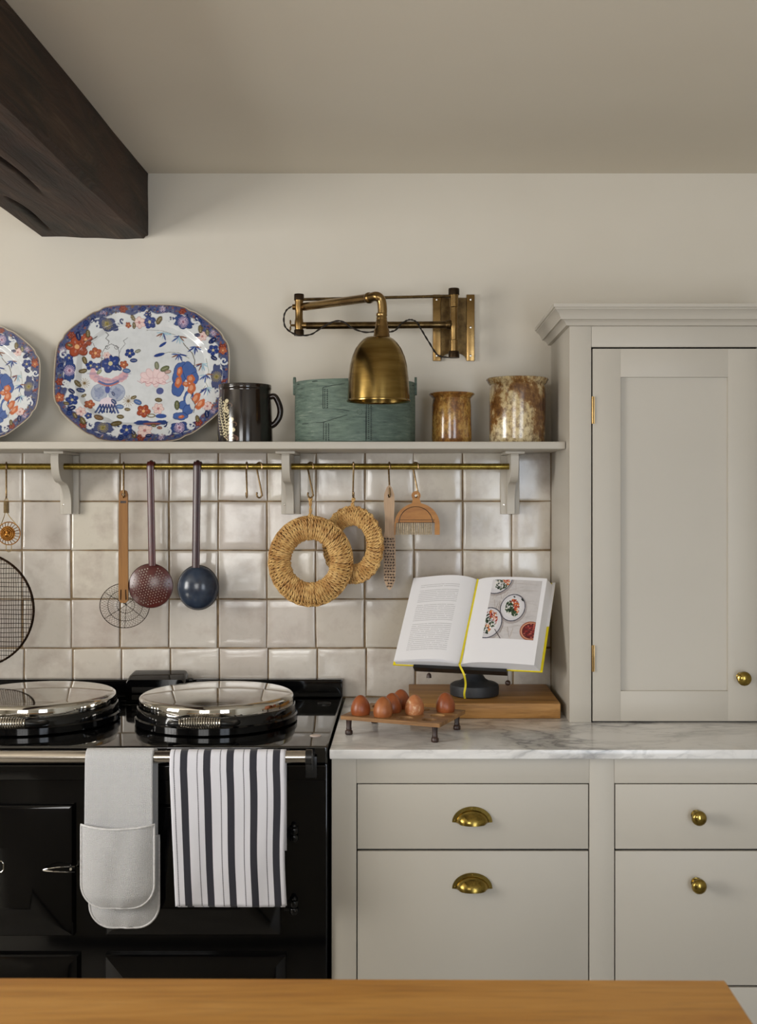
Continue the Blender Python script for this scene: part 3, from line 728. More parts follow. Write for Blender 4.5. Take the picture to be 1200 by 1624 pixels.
bm = nb(); sweep(bm, [(c.x+R*math.cos(a), -.0995, c.z+R*math.sin(a)) for a in np.linspace(0, 2*PI, 65)[:-1]], .0011, 6, closed=True); obj('rolled_rim', bm, 'redbrown', t)
c = W(312.5, 932.5, .10); R = 32.5*K(.10)
t = thing('enamel_ladle', 'slate blue enamel ladle with dark red handle hanging right of the skimmer', 'ladle', c)
bm = nb(); tool_handle(bm, 312.5, 730, 311, 900, 6.2*K(.10)); obj('handle', bm, 'redbrown', t, ang=60)
bm = nb()
lathe(bm, [(R*math.sin(a), .036*math.cos(a)-.002) for a in np.linspace(.001, PI/2, 20)]+[(R*.97, -.003)]+[(R*.96*math.sin(a), .034*math.cos(a)-.003) for a in np.linspace(PI/2, .001, 14)], 56, (c.x, -.088, c.z), 'y', cap=False, sy=1.09)
obj('bowl', bm, 'blue', t)
bm = nb(); sweep(bm, [(c.x+R*math.cos(a), -.0865, c.z+R*1.09*math.sin(a)) for a in np.linspace(0, 2*PI, 65)[:-1]], .0012, 6, closed=True); obj('rolled_rim', bm, 'castblack', t)

# narrow wire brush
c = W(617, 850, .10); kk = K(.10)
t = thing('wire_brush', 'narrow brush with pale wooden handle and dark bristles between straw ring and hand brush', 'brush', c)
def pz(y): return CAMZ-(y-VY)*kk
def pxx(x): return (x-VX)*kk
out = [(617, 769), (621, 773), (625, 784), (625.5, 800), (624.5, 820), (625, 843), (626.5, 851), (627, 870), (627.5, 900), (626.5, 920), (622, 931), (617.5, 936), (613, 931), (609, 920), (608, 900), (608, 870), (607.5, 851), (610, 843), (610.5, 820), (608.5, 800), (609, 784), (613, 773)]
bm = nb(); plate(bm, [(pxx(a), pz(b)) for a, b in out], [(pxx(617), H7.z+.0045, .0048, 12)], -.106, .011)
obj('handle', bm, 'pale_wood', t, ang=50)
bm = nb(); rnd = random.Random(5)
for j in range(17):
    for i in range(4):
        u = (i-1.5)*4.3+(j % 2)*1.2-.6; yy = 854+j*4.7
        if yy > 922 and abs(u) > 5: continue
        p = Vector((pxx(617.5+u), -.106, pz(yy)))
        for q in range(5):
            d = Vector((rnd.uniform(-.0012, .0012), -.010, rnd.uniform(-.002, .001)))
            o_ = Vector((rnd.uniform(-.001, .001), 0, rnd.uniform(-.001, .001)))
            sweep(bm, [p+o_, p+o_+d], .0009, 4)
obj('bristles', bm, 'darkbristle', t, kind='stuff')

# half-round hand brush
c = W(660, 830, .10); t = thing('hand_brush', 'half-round oiled wood hand brush with cream bristles at the right of the rail', 'brush', c)
cx_, base, R1 = 661, 846, 36
arc = [(cx_-R1, base+2), (cx_-R1, base-13)]
for k in range(1, 8): a = PI-k*PI/20; arc.append((cx_+R1*math.cos(a), 833-R1*.98*math.sin(a)))
for k in range(8, 20-6):
    a = PI-k*PI/20
    if abs(a-PI/2) > .32: arc.append((cx_+R1*math.cos(a), 833-R1*.98*math.sin(a)))
    elif k == 10:
        arc += [(653, 798), (654, 794)]+[(659.5+7.2*math.cos(q), 786+7.4*math.sin(q)) for q in np.linspace(PI*.78, PI*2.22, 14)]+[(666, 794), (667.5, 798)]
for k in range(14, 20): a = PI-k*PI/20; arc.append((cx_+R1*math.cos(a), 833-R1*.98*math.sin(a)))
arc += [(cx_+R1, base-13), (cx_+R1, base+2), (cx_+R1-8, base+2), (cx_+R1-8, 829), (cx_-R1+3, 829), (cx_-R1+2, base+2)]
bm = nb(); plate(bm, [(pxx(a), pz(b)) for a, b in arc], [(pxx(659.5), H8.z+.0040, .0042, 12)], -.108, .012); obj('backboard', bm, 'brush_wood', t, ang=40)
bm = nb()
inner = [(632, 826)]+[(659+(R1-9.5)*math.cos(a)*1.0, 829-(R1-10.5)*math.sin(a)) for a in np.linspace(PI, 0, 19)]+[(687, 826)]
sweep(bm, [Vector((pxx(a), -.1082, pz(b))) for a, b in inner], .0009, 6)
for yy in (824.5, 828.5): sweep(bm, [Vector((pxx(630), -.1082, pz(yy))), Vector((pxx(689), -.1082, pz(yy)))], .0006, 5)
obj('carved_groove', bm, 'dark_leg', t)
bm = nb(); rnd = random.Random(9)
for i in range(17):
    for rr in range(2):
        for q in range(7):
            x0 = pxx(630+i*3.35+rnd.uniform(-.8, .8)); x1 = x0+rnd.uniform(-.0022, .0022); yy = -.106+rr*.005+rnd.uniform(-.002, .002)
            sweep(bm, [(x0, yy, pz(829)), (x1, yy, pz(847.5+rnd.uniform(-1, 1)))], .00045, 3)
obj('bristles', bm, 'bristle', t, kind='stuff')

# ================================================================ WALL LAMP
t = thing('wall_lamp', 'swing-arm brass wall lamp with bell shade above the green box', 'lamp', W(719, 520, 0))
def tubeP(bm, a, b, r, seg=20): sweep(bm, [a, b], r, seg)
P0 = W(719.5, 520, .075)                       # pivot tube axis
kp = K(.075)
bm = nb()
kx0, kx1 = (686-VX)/596, (752-VX)/596; pz0, pz1 = CAMZ-(573-VY)/596, CAMZ-(468-VY)/596
prof = []
for s, xa, xb in ((0, kx0, kx0+.0215), (1, kx1-.0215, kx1)):
    bm = nb(); box(bm, xa, xb, -.010, -.0005, pz0, pz1, bev=.0015); obj('plate_flange', bm, 'brass', t)
bm = nb()
poly = [(kx0+.023, pz0+.012)]
poly = [(kx0+.022, pz1-.008), (kx1-.022, pz1-.008), (kx1-.022, pz0+.004)]+[((kx0+kx1)/2+.033*math.cos(a), pz0+.004+.018*math.sin(a)) for a in np.linspace(0, PI, 14)]+[(kx0+.022, pz0+.004)]
prism(bm, poly, -.005, -.0005, 'xz'); obj('wall_plate', bm, 'bronze', t)
for (sx, sy) in ((692, 475), (692, 519), (692, 564), (746, 475), (746, 519), (746, 564)):
    p = W(sx, sy, .010); bm = nb(); lathe(bm, [(.0001, .0024), (.0026, .0018), (.0034, 0)], 12, (p.x, -.010, p.z), 'y'); obj('screw', bm, 'screw', t)
bm = nb()
def zl(y, w): return W(0, y, w).z
lathe(bm, [(.0001, zl(567, .075)), (.0125, zl(567, .075)), (.0130, zl(558, .075)), (.0112, zl(557, .075)), (.0115, zl(540, .075)), (.0095, zl(539, .075)), (.0100, zl(524, .075)), (.0112, zl(518, .075)), (.0100, zl(510, .075)), (.0098, zl(488, .075)), (.0115, zl(487, .075)), (.0118, zl(468, .075)), (.0135, zl(467, .075)), (.0138, zl(459, .075)), (.012, zl(458, .075)), (.0001, zl(458, .075))], 28, (P0.x, P0.y, 0))
for yy in (478, 520, 545): tubeP(bm, (P0.x, P0.y, zl(yy, .075)), (P0.x, -.004, zl(yy, .075)), .0045, 10)
obj('pivot_post', bm, 'brass', t)
for ya, yb in ((458, 467.5), (557.5, 567.5)):
    bm = nb(); lathe(bm, [(.0001, zl(ya-.4, .075)), (.0135, zl(ya-.4, .075)), (.0143, zl(ya+1, .075)), (.0143, zl(yb, .075)), (.0001, zl(yb, .075))], 28, (P0.x, P0.y, 0)); obj('post_cap', bm, 'bronzed', t)
E = W(474, 500, .11)                           # elbow post axis
bm = nb()
ze = lambda y: zl(y, .11)
lathe(bm, [(.0001, ze(532)), (.0115, ze(532)), (.0120, ze(524)), (.0105, ze(523)), (.0118, ze(515)), (.0105, ze(507)), (.0098, ze(505)), (.0098, ze(494)), (.0120, ze(488)), (.0105, ze(480)), (.0118, ze(476)), (.0122, ze(468)), (.010, ze(467)), (.0001, ze(467))], 28, (E.x, E.y, 0))
tubeP(bm, (E.x-.016, E.y, ze(487)), (E.x+.018, E.y-.004, ze(486.5)), .0075, 14); tubeP(bm, (E.x, E.y, ze(516)), (E.x+.022, E.y, ze(516)), .0085, 14)
sweep(bm, [(E.x, E.y, ze(516)), (E.x-.022, E.y, ze(516))], .003, 8)
ball(bm, (E.x-.022, E.y, ze(516)+.008), .004, 8, (.6, 1, 1.6)); ball(bm, (E.x-.022, E.y, ze(516)-.008), .004, 8, (.6, 1, 1.6))
obj('elbow_post', bm, 'brass', t)
for ya, yb in ((467, 476), (523.5, 532)):
    bm = nb(); lathe(bm, [(.0001, ze(ya-.4)), (.0120, ze(ya-.4)), (.0128, ze(ya+1)), (.0128, ze(yb+.4)), (.0001, ze(yb+.4))], 28, (E.x, E.y, 0)); obj('post_cap', bm, 'bronzed', t)
bm = nb(); tubeP(bm, (E.x+.018, E.y, ze(516.5)), (P0.x-.012, P0.y, zl(515, .075)), .0092, 20); ball(bm, (P0.x-.013, P0.y, zl(515, .075)), .0125, 14); obj('lower_arm', bm, 'bronze', t)
bm = nb(); tubeP(bm, (E.x+.010, E.y, ze(475)), (P0.x-.010, P0.y, zl(469.5, .075)), .0040, 10); obj('stay_bar', bm, 'bronze', t)
LD = .345
S = W(600, 636, LD); kl = K(LD)
A1 = W(585, 472.5, LD-.02)
bm = nb(); tubeP(bm, (E.x+.014, E.y-.004, ze(487)), A1, .0104, 22)
elb = bez([A1, W(597, 470, LD), W(604, 476, LD), W(606, 488, LD), W(606, 500, LD)], 24)
obj('swing_arm', bm, 'brass', t)
bm = nb(); sweep(bm, elb, .0112, 20); ball(bm, A1, .0135, 14); obj('arm_elbow', bm, 'brass', t)
LX = W(605, 0, LD).x; zz = lambda y: CAMZ-(y-VY)*kl
bm = nb(); lathe(bm, [(.009, zz(496)), (.0125, zz(497)), (.0132, zz(500)), (.0118, zz(502)), (.0128, zz(505)), (.0125, zz(507)), (.0128, zz(508)), (.0150, zz(516)), (.0152, zz(520)), (.0180, zz(523)), (.0182, zz(530)), (.0190, zz(531)), (.0190, zz(537))], 32, (LX, -LD, 0)); obj('lamp_holder', bm, 'brass', t)
SX = W(600, 0, LD).x
bm = nb(); pr = [(.001, 535.0), (19, 535.2), (24, 538), (30, 544), (36.5, 553), (42, 566), (45.5, 580), (47.8, 600), (48.8, 618), (49.3, 634), (50.6, 635.4), (50.4, 637)]
pr = [(a*kl, zz(b)) for a, b in pr]
inner = [(a-.0015, b-.001) for a, b in pr[1:-1]][::-1]
lathe(bm, pr+inner, 72, (SX, -LD, 0), cap=False); obj('lamp_shade', bm, 'shade_brass', t)
bm = nb(); ball(bm, (SX, -LD, zz(585)), .027, 20, (1, 1, 1.25)); lathe(bm, [(.013, zz(570)), (.013, zz(545))], 16, (SX, -LD, 0)); obj('bulb', bm, 'white_badge', t)
def cord(pts):
    P = bez(pts, 110); bm = nb()
    for s in (0, PI): sweep(bm, [p+Vector((math.cos(i*.55+s), math.sin(i*.55+s)*.8, math.sin(i*.55+s)))*.0011 for i, p in enumerate(P)], .0015, 6)
    return bm
fy = .11
obj('flex', cord([W(603, 524, .27), W(580, 527, .16), W(560, 521, .13), W(545, 511, .127), W(534, 509, .127), W(522, 513, .127), W(508, 521, .112), W(494, 530, .10), W(478, 532, .12), W(463, 528, .12), W(452, 518, .11), W(450, 503, .11), W(454, 492, .11), W(462, 486, .11)]), 'flex', t)
obj('flex', cord([W(612, 527, .27), W(626, 524, .16), W(638, 512, .11), W(650, 507, .105), W(661, 511, .105), W(667, 521, .09), W(679, 541, .07), W(694, 563, .04), W(712, 567, .055)]), 'flex', t)

# ================================================================ ON THE SHELF
# ---- platter decoration, in photo pixels of the large platter
WHITE = (210, 213, 215); NAVY = (28, 42, 92); MID = (52, 72, 124); GRY = (74, 82, 118); RUST = (132, 58, 40); OR = (168, 92, 62); OLV = (108, 94, 60); YEL = (160, 146, 84); PINK = (206, 172, 178); PK2 = (184, 128, 132)
def outline(th, cx=227, cy=590.5, rx=141, ry=110.5):
    # octagon with bowed sides: straight flats joined by shallow corner cuts
    c, s = abs(math.cos(th)), abs(math.sin(th))
    n = 2.0
    ap = []
    for a, d in ((0, 1.0), (PI/2, 1.0)): pass
    d1 = c/1.0; d2 = s/1.0; d3 = (c+s)/1.49
    k_ = (d1**15+d2**15+d3**15)**(1/15)
    return 1/k_
ths = np.linspace(0, 2*PI, 721)
OUTR = np.array([outline(a) for a in ths]); OUTR = OUTR/OUTR[0]
for ang in (28, 60, 120, 152, 208, 240, 300, 332):          # small notches where the sides meet
    OUTR *= 1-.014*np.exp(-((np.degrees(ths)-ang)/2.6)**2)
def rho(u, v): # u,v normalised; returns fraction of distance to rim
    a = np.arctan2(v, u) % (2*PI); return np.hypot(u, v)/np.interp(a, ths, OUTR)
def paint_platter():
    P = Paint(80, 474, 374, 707, 3, WHITE); rnd = random.Random(11)
    q = rho((P.X-227)/141, (P.Y-590.5)/110.5); ang = np.arctan2((P.Y-590.5), (P.X-227))
    wav = .872+.025*np.cos(ang*16)+.018*np.cos(ang*9+1)
    m = np.clip((q-wav)*60, 0, 1)
    P.put(slice(None), m, GRY); 
    full = (slice(None), slice(None))
    for i in range(1100):                                     # mottled ground of the border
        a = rnd.uniform(0, 2*PI); rr = float(np.interp(a, ths, OUTR))*rnd.uniform(.885, .985)
        x, y = 227+141*rr*math.cos(a), 590.5+110.5*rr*math.sin(a)
        cl = rnd.choice([NAVY, MID, MID, NAVY, (80, 92, 128), OLV, (120, 124, 140), (140, 84, 66), (88, 70, 104)])
        P.ell(x, y, rnd.uniform(.6, 2.8), rnd.uniform(.6, 1.8), cl, rnd.uniform(0, 3), .8)
    for i in range(26):
        a = 2*PI*i/26+.1; rr = float(np.interp(a, ths, OUTR))*.93; x, y = 227+141*rr*math.cos(a), 590.5+110.5*rr*math.sin(a)
        if i % 3 == 0: P.flower(x, y, 5.5, 6, RUST, None, (96, 40, 34))
        elif i % 3 == 1:
            P.ell(x, y, 4.6, 4.6, NAVY); P.ell(x, y, 3, 3, MID); P.ell(x, y, 1.6, 1.6, NAVY)
        else: P.daisy(x, y, 5, 12, (196, 178, 196), (120, 90, 110))
    c3 = lambda x, y: (x/3, 440+y/3)
    lobes = [((500, 215), 17, 9, 'y', .15), ((870, 205), 16, 9, 'p', .3), ((330, 440), 8, 17, 'p', 0), ((1040, 470), 8, 19, 'y', 0), ((505, 712), 18, 8, 'y', .12), ((870, 712), 17, 8, 'p', -.12)]
    for (c, rx, ry, kind, rot) in lobes:
        x, y = c3(*c)
        ox, oy = (x-227)/141, (y-590.5)/110.5; L_ = math.hypot(ox, oy)
        P.line([(x, y), (x+ox/L_*13, y+oy/L_*13)], 9, GRY); P.line([(x, y), (x+ox/L_*13, y+oy/L_*13)], 2.5, NAVY)
        P.ell(x, y, rx*1.22, ry*1.2, WHITE, rot, wob=.10, n=7, al=.6)
        P.ell(x, y, rx*1.12, ry*1.1, NAVY, rot, wob=.15, n=7, ph=1); P.ell(x, y, rx*1.02, ry, GRY if kind == 'y' else MID, rot, wob=.14, n=7, ph=1)
        if kind == 'y': P.daisy(x, y, 8.5, 18, YEL, (120, 110, 60))
        else: P.daisy(x, y, 8.5, 20, (210, 184, 204), (140, 96, 120))
        if rx > ry:
            for s in (-1, 1): P.scroll(x+s*(rx+4), y-3, 6, 0 if s < 0 else PI, .75, 3.4, WHITE, -s); P.scroll(x+s*(rx+7), y-6, 4, PI/2, .8, 2.5, NAVY, s)
        else:
            sd = 1 if x < 200 else -1
            for s in (-1, 1): P.scroll(x-sd*1, y+s*(ry+4), 6, PI/2*s, .75, 3.2, WHITE, s*sd)
    for (x, y) in ((555, 180), (450, 222), (810, 190), (935, 225), (300, 365), (310, 500), (1050, 560), (1075, 395), (450, 700), (560, 742), (815, 735), (925, 700)):
        X_, Y_ = c3(x, y); P.scroll(X_, Y_, 6.5, x, 1.0, 3.0, WHITE, 1 if x % 2 else -1)
    blue = [(520, 400, 14), (425, 410, 7), (455, 415, 6), (705, 203, 9), (1020, 342, 8), (350, 580, 8.5), (618, 722, 9), (612, 350, 7), (690, 170, 3.5), (325, 380, 6), (432, 655, 5), (1060, 640, 5)]
    for x, y, r in blue: X_, Y_ = c3(x, y); P.flower(X_, Y_, r, 5, (44, 64, 126), (200, 190, 150), NAVY, ph=x)
    for x, y, r in ((360, 325, 15), (400, 290, 9), (445, 350, 8.5), (690, 628, 9.5), (430, 597, 7), (1068, 345, 6), (585, 405, 6), (290, 570, 7), (600, 216, 4), (1010, 610, 6)):
        X_, Y_ = c3(x, y); P.flower(X_, Y_, r, 5, OR if r < 9 else (158, 74, 48), (220, 170, 120), (108, 44, 34), ph=y)
    for x, y, r in ((655, 205, 8), (705, 725, 10), (395, 635, 7), (965, 275, 7), (760, 616, 8), (500, 360, 5), (1000, 610, 7)):
        X_, Y_ = c3(x, y); P.flower(X_, Y_, r, 6, (222, 196, 190), (180, 120, 120), (170, 130, 130), ph=x)
    # peony
    for k in range(9):
        a = k*2*PI/9; X_, Y_ = c3(735+45*math.cos(a), 475+22*math.sin(a)-8); P.ell(X_, Y_, 9, 5.5, (224, 196, 198), a); P.ell(X_, Y_, 9, 5.5, (170, 120, 120), a, .25); P.ell(X_, Y_, 7.6, 4.4, (228, 204, 204), a)
    for dx in (-60, -30, 0, 30, 60): X_, Y_ = c3(735+dx, 495-abs(dx)*.1); P.line([(X_-7, Y_-2), (X_, Y_+2), (X_+7, Y_-1)], .7, PK2)
    X_, Y_ = c3(765, 532); P.ell(X_, Y_, 6, 5.5, (84, 92, 140)); 
    # vase of flowers
    for s in (-1, 1):
        X_, Y_ = c3(515+s*42, 540); P.ell(X_, Y_, 13.5, 14, (128, 138, 164)); P.ell(X_, Y_, 12.5, 13, (164, 172, 190)); P.ell(X_, Y_, 8, 8, (140, 150, 176))
        for q_ in range(14): P.ell(X_+rnd.uniform(-10, 10), Y_+rnd.uniform(-10, 10), 1.5, 1.1, (110, 122, 158), al=.6)
    X_, Y_ = c3(515, 590); P.ell(X_, Y_, 13, 9, (216, 202, 212)); P.ell(*c3(512, 525), 4, 6, (70, 84, 150))
    for k in range(9):
        a = PI*.08+k*PI*.84/8; X_, Y_ = c3(515+82*math.cos(a), 445+52*math.sin(a)*.9-8); P.ell(X_, Y_, 9, 4.5, (206, 164, 170), a+1.2 if k < 4 else a-1.2, wob=.1); P.ell(X_, Y_, 9.5, 2, (90, 100, 150), 0, .35)
    for k in range(16): X_, Y_ = c3(470+90*k/15, 487+14*math.sin(k/15*PI)); P.ell(X_, Y_, 2, 2, (84, 100, 150)); P.ell(X_, Y_+2.2, 1.4, 1, (190, 110, 90))
    for s in (-1, 1):
        for q_ in (0, 1, 2):
            a, b = c3(515+s*(6+q_*14), 598); c_, d = c3(515+s*(22+q_*16), 636); e_, f_ = c3(515+s*(-2+q_*14), 634)
            P.line([(a, b), (c_, d)], 3, MID); P.line([(a, b), (e_, f_)], 2, NAVY)
    P.line([c3(476, 425), c3(478, 345), c3(495, 318), c3(520, 305), c3(552, 320), c3(560, 345), c3(560, 410)], .9, (84, 84, 84))
    for x in (500, 545): P.scroll(*c3(x, 320), 4, 0, 1.3, .8, (84, 84, 84))
    P.line([c3(492, 250), c3(505, 262), c3(492, 278), c3(508, 292), c3(505, 305)], 1, (70, 66, 62)); P.line([c3(598, 275), c3(578, 290), c3(588, 305), c3(568, 330), c3(562, 350)], .8, (110, 112, 112))
    P.line([c3(390, 300), c3(425, 290), c3(452, 272)], 1.1, (60, 48, 44)); P.line([c3(455, 365), c3(498, 384)], .8, (80, 60, 50)); P.line([c3(440, 320), c3(430, 300), c3(415, 296)], .8, (80, 60, 50))
    # rock
    for x, y, rx, ry, rot in ((860, 450, 12, 20, .2), (905, 440, 11, 17, -.4), (850, 520, 10, 13, 0), (930, 470, 7, 10, 0), (905, 560, 8, 11, .3), (885, 600, 9, 8, 0), (905, 625, 9, 9, .5), (870, 655, 13, 7, .1)):
        X_, Y_ = c3(x, y); P.ell(X_, Y_, rx, ry, (46, 66, 122), rot, wob=.08, n=5); P.ell(X_, Y_, rx-1, ry-1, (74, 100, 158), rot, wob=.08, n=5)
    for x, y, rx, ry, rot in ((857, 440, 4.5, 8, .1), (853, 490, 5.5, 9, .2), (912, 475, 6.5, 7, 0), (890, 500, 6, 4, .3), (918, 520, 6.5, 9, .2), (940, 570, 6, 11, .5), (965, 600, 10, 6, -.9), (875, 658, 5, 3, 0)):
        X_, Y_ = c3(x, y); P.ell(X_, Y_, rx, ry, (190, 104, 66), rot, wob=.1); P.ell(X_-.8, Y_-1, rx*.5, ry*.5, (212, 150, 116), rot)
    X_, Y_ = c3(905, 570); P.ell(X_, Y_, 5, 9, WHITE, .1); P.ell(*c3(925, 600), 4, 8, WHITE, -.2); P.line([c3(925, 540), c3(915, 565), c3(940, 600), c3(935, 640)], 1, (50, 40, 50))
    # ground of the scene
    for x, y, rx in ((690, 685, 14), (740, 690, 14), (780, 684, 10)): P.ell(*c3(x, y), rx, 4.2, (46, 66, 122), 0, wob=.1, n=6)
    P.ell(*c3(735, 690), 14, 2.2, (150, 90, 80)); P.ell(*c3(775, 652), 9, 3.6, (60, 84, 146)); P.ell(*c3(728, 650), 7, 3.4, (128, 118, 90)); P.ell(*c3(728, 650), 4.5, 1.6, WHITE)
    # bamboo
    P.line([c3(690, 238), c3(760, 240), c3(830, 262)], .6, (110, 110, 100)); P.line([c3(845, 265), c3(878, 312), c3(915, 350), c3(928, 385), c3(926, 420)], 1.3, (98, 92, 74)); P.line([c3(745, 362), c3(800, 345), c3(850, 348), c3(900, 375)], .7, (110, 116, 90))
    P.line([c3(985, 380), c3(1000, 440), c3(985, 490), c3(1000, 520)], .8, (130, 134, 110)); P.line([c3(955, 545), c3(985, 510)], 1, (130, 120, 80))
    for bx, by in ((770, 250), (850, 268), (930, 318), (850, 355), (965, 400), (985, 455), (995, 520)):
        for k, (a, L) in enumerate(((2.6, 14), (2.1, 12), (1.6, 13), (1.15, 12), (.7, 11), (.2, 13), (3.0, 12))):
            a += rnd.uniform(-.15, .15); L *= rnd.uniform(.75, 1.15); X_, Y_ = c3(bx, by); cl = rnd.choice([(44, 62, 124), (66, 92, 150), (150, 178, 196), (128, 84, 66), (44, 62, 124), (160, 190, 204)])
            P.leaf(X_+math.cos(a)*L/2, Y_+math.sin(a)*L/2, L, a, cl, .12)
    P.leaf(*c3(770, 308), 14, -.6, (44, 66, 130), .22); P.leaf(*c3(755, 358), 18, -.25, (44, 66, 130), .2)
    # leaves
    for x, y, a, L, cl in ((625, 185, 1, 10, OLV), (628, 218, 1.6, 9, OLV), (752, 195, -.9, 13, OLV), (955, 240, 1.5, 12, OLV), (990, 258, 1.4, 10, (120, 116, 88)), (1015, 297, -.5, 13, NAVY), (1025, 380, .5, 11, NAVY), (940, 268, 0, 9, NAVY), (365, 275, 1.3, 13, NAVY), (410, 262, 1.5, 12, OLV), (325, 318, .2, 9, OLV), (395, 385, 1.2, 12, OLV), (390, 437, -.3, 12, OLV), (345, 538, .6, 11, NAVY), (350, 620, -.3, 13, NAVY), (325, 598, .2, 9, OLV), (385, 530, .1, 12, MID), (400, 555, -.6, 8, OLV), (370, 656, 1, 10, OLV), (408, 680, 1, 13, OLV), (632, 385, 0, 11, MID), (600, 435, .1, 12, (90, 120, 170)), (560, 420, .7, 12, MID), (650, 340, -.3, 9, (140, 144, 130)), (575, 607, .1, 12, (90, 120, 170)), (660, 585, .4, 13, (80, 110, 165)), (640, 563, -.4, 9, OLV), (545, 583, .7, 10, MID), (612, 620, .1, 9, OLV), (580, 655, .1, 11, OLV), (565, 690, -.2, 16, OLV), (655, 745, 1.2, 12, OLV), (745, 700, .3, 9, OLV), (775, 712, .1, 8, RUST), (480, 662, .3, 14, (130, 100, 70)), (1000, 648, 1.4, 12, NAVY), (955, 670, 1.3, 11, OLV), (760, 575, .1, 11, OLV), (745, 410, 1.4, 12, (130, 134, 110)), (785, 425, -.4, 14, (110, 116, 84)), (800, 440, -.2, 10, (180, 150, 140)), (468, 440, -.8, 9, (150, 154, 120)), (650, 735, 1, 8, NAVY), (725, 750, 0, 9, NAVY), (705, 165, 1.3, 9, NAVY), (370, 500, .8, 12, OLV), (850, 600, 1.5, 14, (100, 104, 70)), (540, 545, 1, 7, MID)):
        X_, Y_ = c3(x, y); P.leaf(X_, Y_, L*1.1, a, tuple(int(v*.6) for v in cl), .38); P.leaf(X_, Y_, L*.92, a, cl, .36, (200, 196, 180))
    for x, y in ((400, 495), (615, 580)): P.daisy(*c3(x, y), 9 if x > 500 else 8, 13, (150, 132, 100), (110, 90, 60))
    P.a[:] = np.where((m[..., None] > .5) & False, P.a, P.a)
    e = np.clip((q-.972)*60, 0, 1); P.put(full, e, (112, 88, 62)); e = np.clip((q-.984)*70, 0, 1); P.put(full, e, (196, 188, 172))
    return P
PP = paint_platter()
def platter_mesh(Wd, Hd):
    nr, na = 210, 620
    rr = np.linspace(0, 1, nr)[:, None]; aa = np.linspace(0, 2*PI, na, endpoint=False)[None, :]
    O = np.interp(aa, ths, OUTR)
    well = np.interp(rr, [0, .6, .70, .76, .97, 1.0], [0, 0, .0015, .010, .0165, .0175])
    # the well is a rounder oval than the rim
    Rm = rr*((1-rr)*1.02+rr*O) if False else rr*O
    u, v = Rm*np.cos(aa), Rm*np.sin(aa)
    X = u*Wd/2; Z = -v*Hd/2; Y = -(well+0*aa)
    C = PP.sample(227+141*u, 590.5+110.5*v)
    # back of the dish
    back = []
    prof = [(1.0, -.0145), (.97, -.0125), (.74, -.004), (.70, .003), (.66, .004), (0.0, .004)]
    Xb = np.concatenate([X]+[O*r*np.cos(aa)*Wd/2 for r, _ in prof]); Zb = np.concatenate([Z]+[-O*r*np.sin(aa)*Hd/2 for r, _ in prof]); Yb = np.concatenate([Y]+[np.full_like(O, y) for _, y in prof])
    Cb = np.concatenate([C, np.tile(np.array(lin((205, 205, 200)), np.float32), (len(prof), na, 1))])
    return colour_mesh('platter', Xb.T, Yb.T, Zb.T, Cb.transpose(1, 0, 2), closed_u=True)
Hd = .372; Wd = .456
pm = platter_mesh(Wd, Hd)
def place_platter(px, sc_, lean, label):
    h = Hd*sc_
    o = obj('platter', pm, 'china', ang=50); o.scale = (sc_,)*3
    o.rotation_euler = (-math.radians(lean), 0, 0)
    zc = SZ1+h/2*math.cos(math.radians(lean))+.003*sc_+.0006
    d = .022*sc_+h/2*math.sin(math.radians(lean))+.004
    o.location = ((px-VX)*(CAMD-d)/FPX, -d, zc)
    return tag(o, label, 'platter', 'patterned octagonal platters on the shelf')
place_platter(227, 1.0, 10, 'large octagonal blue and rust patterned platter leaning beside the dark mug')
place_platter(-53, .86, 11, 'smaller patterned platter cut off by the left edge of the photo')

# ---- dark slipware mug
D = .165; kk = K(D); mx = (388.5-VX)*kk
def paint_mug():
    P = Paint(0, 0, 200, 90, 4, (30, 22, 19)); rnd = random.Random(2)   # x = angle*..., y = down
    CR = (206, 194, 160)
    for i in range(60): P.ell(rnd.uniform(0, 200), rnd.uniform(0, 90), rnd.uniform(2, 9), rnd.uniform(1, 4), rnd.choice([(40, 28, 24), (24, 18, 16), (52, 34, 28)]), 0, .5)
    def fern(x0, y0, x1, y1, n):
        for k in range(n):
            t = k/(n-1); x, y = x0+(x1-x0)*t, y0+(y1-y0)*t; s = 4*(1-.4*t)
            dx, dy = (x1-x0), (y1-y0); L = math.hypot(dx, dy); ux, uy = dx/L, dy/L
            for sd in (-1, 1): P.ell(x-uy*s*sd+ux*2, y+ux*s*sd+uy*2, 2.0, .95, CR, math.atan2(uy-ux*sd*-.9, ux+uy*sd*-.9))
            P.ell(x, y, .9, .7, CR)
    return P, fern, CR
P, fern, CR = paint_mug()
# columns: the camera sees angles around -y; u=100 is straight towards the camera, 1 unit about 1.35 px of photo near the middle
def mu(px): return 100+(math.asin(max(-1, min(1, (px-390)/43.5)))/(2*PI)*200)
fern(mu(368), 82, mu(352), 24, 15); fern(mu(360), 78, mu(348.5), 30, 12); fern(mu(372), 86, mu(362), 30, 13)
for (x, y, r) in ((365, 27, 3), (363, 33, 2.6), (362, 38, 3), (366, 42, 3.2), (374, 55, 3.2), (371, 61, 3), (372, 67, 3), (376, 71, 3.4)): P.ell(mu(x), y, r, r, CR)
P.scroll(mu(371), 35, 8, 2, .8, 1, (110, 84, 66)); P.scroll(mu(379), 64, 8, 2, .8, 1, (120, 94, 76))
P.line([(mu(347), 52), (mu(347.5), 62), (mu(347), 72)], 1.6, CR); P.line([(mu(348), 76), (mu(349.5), 83), (mu(348.5), 88)], 2, CR)
for k in range(3): P.scroll(mu(383), 88, 16-k*5, 3.4, .3, 1.2, (120, 90, 80))
ztop = CAMZ-(611-VY)*kk; zb = SZ1+.0005; Ht = ztop-zb
nu = 300; pro = []
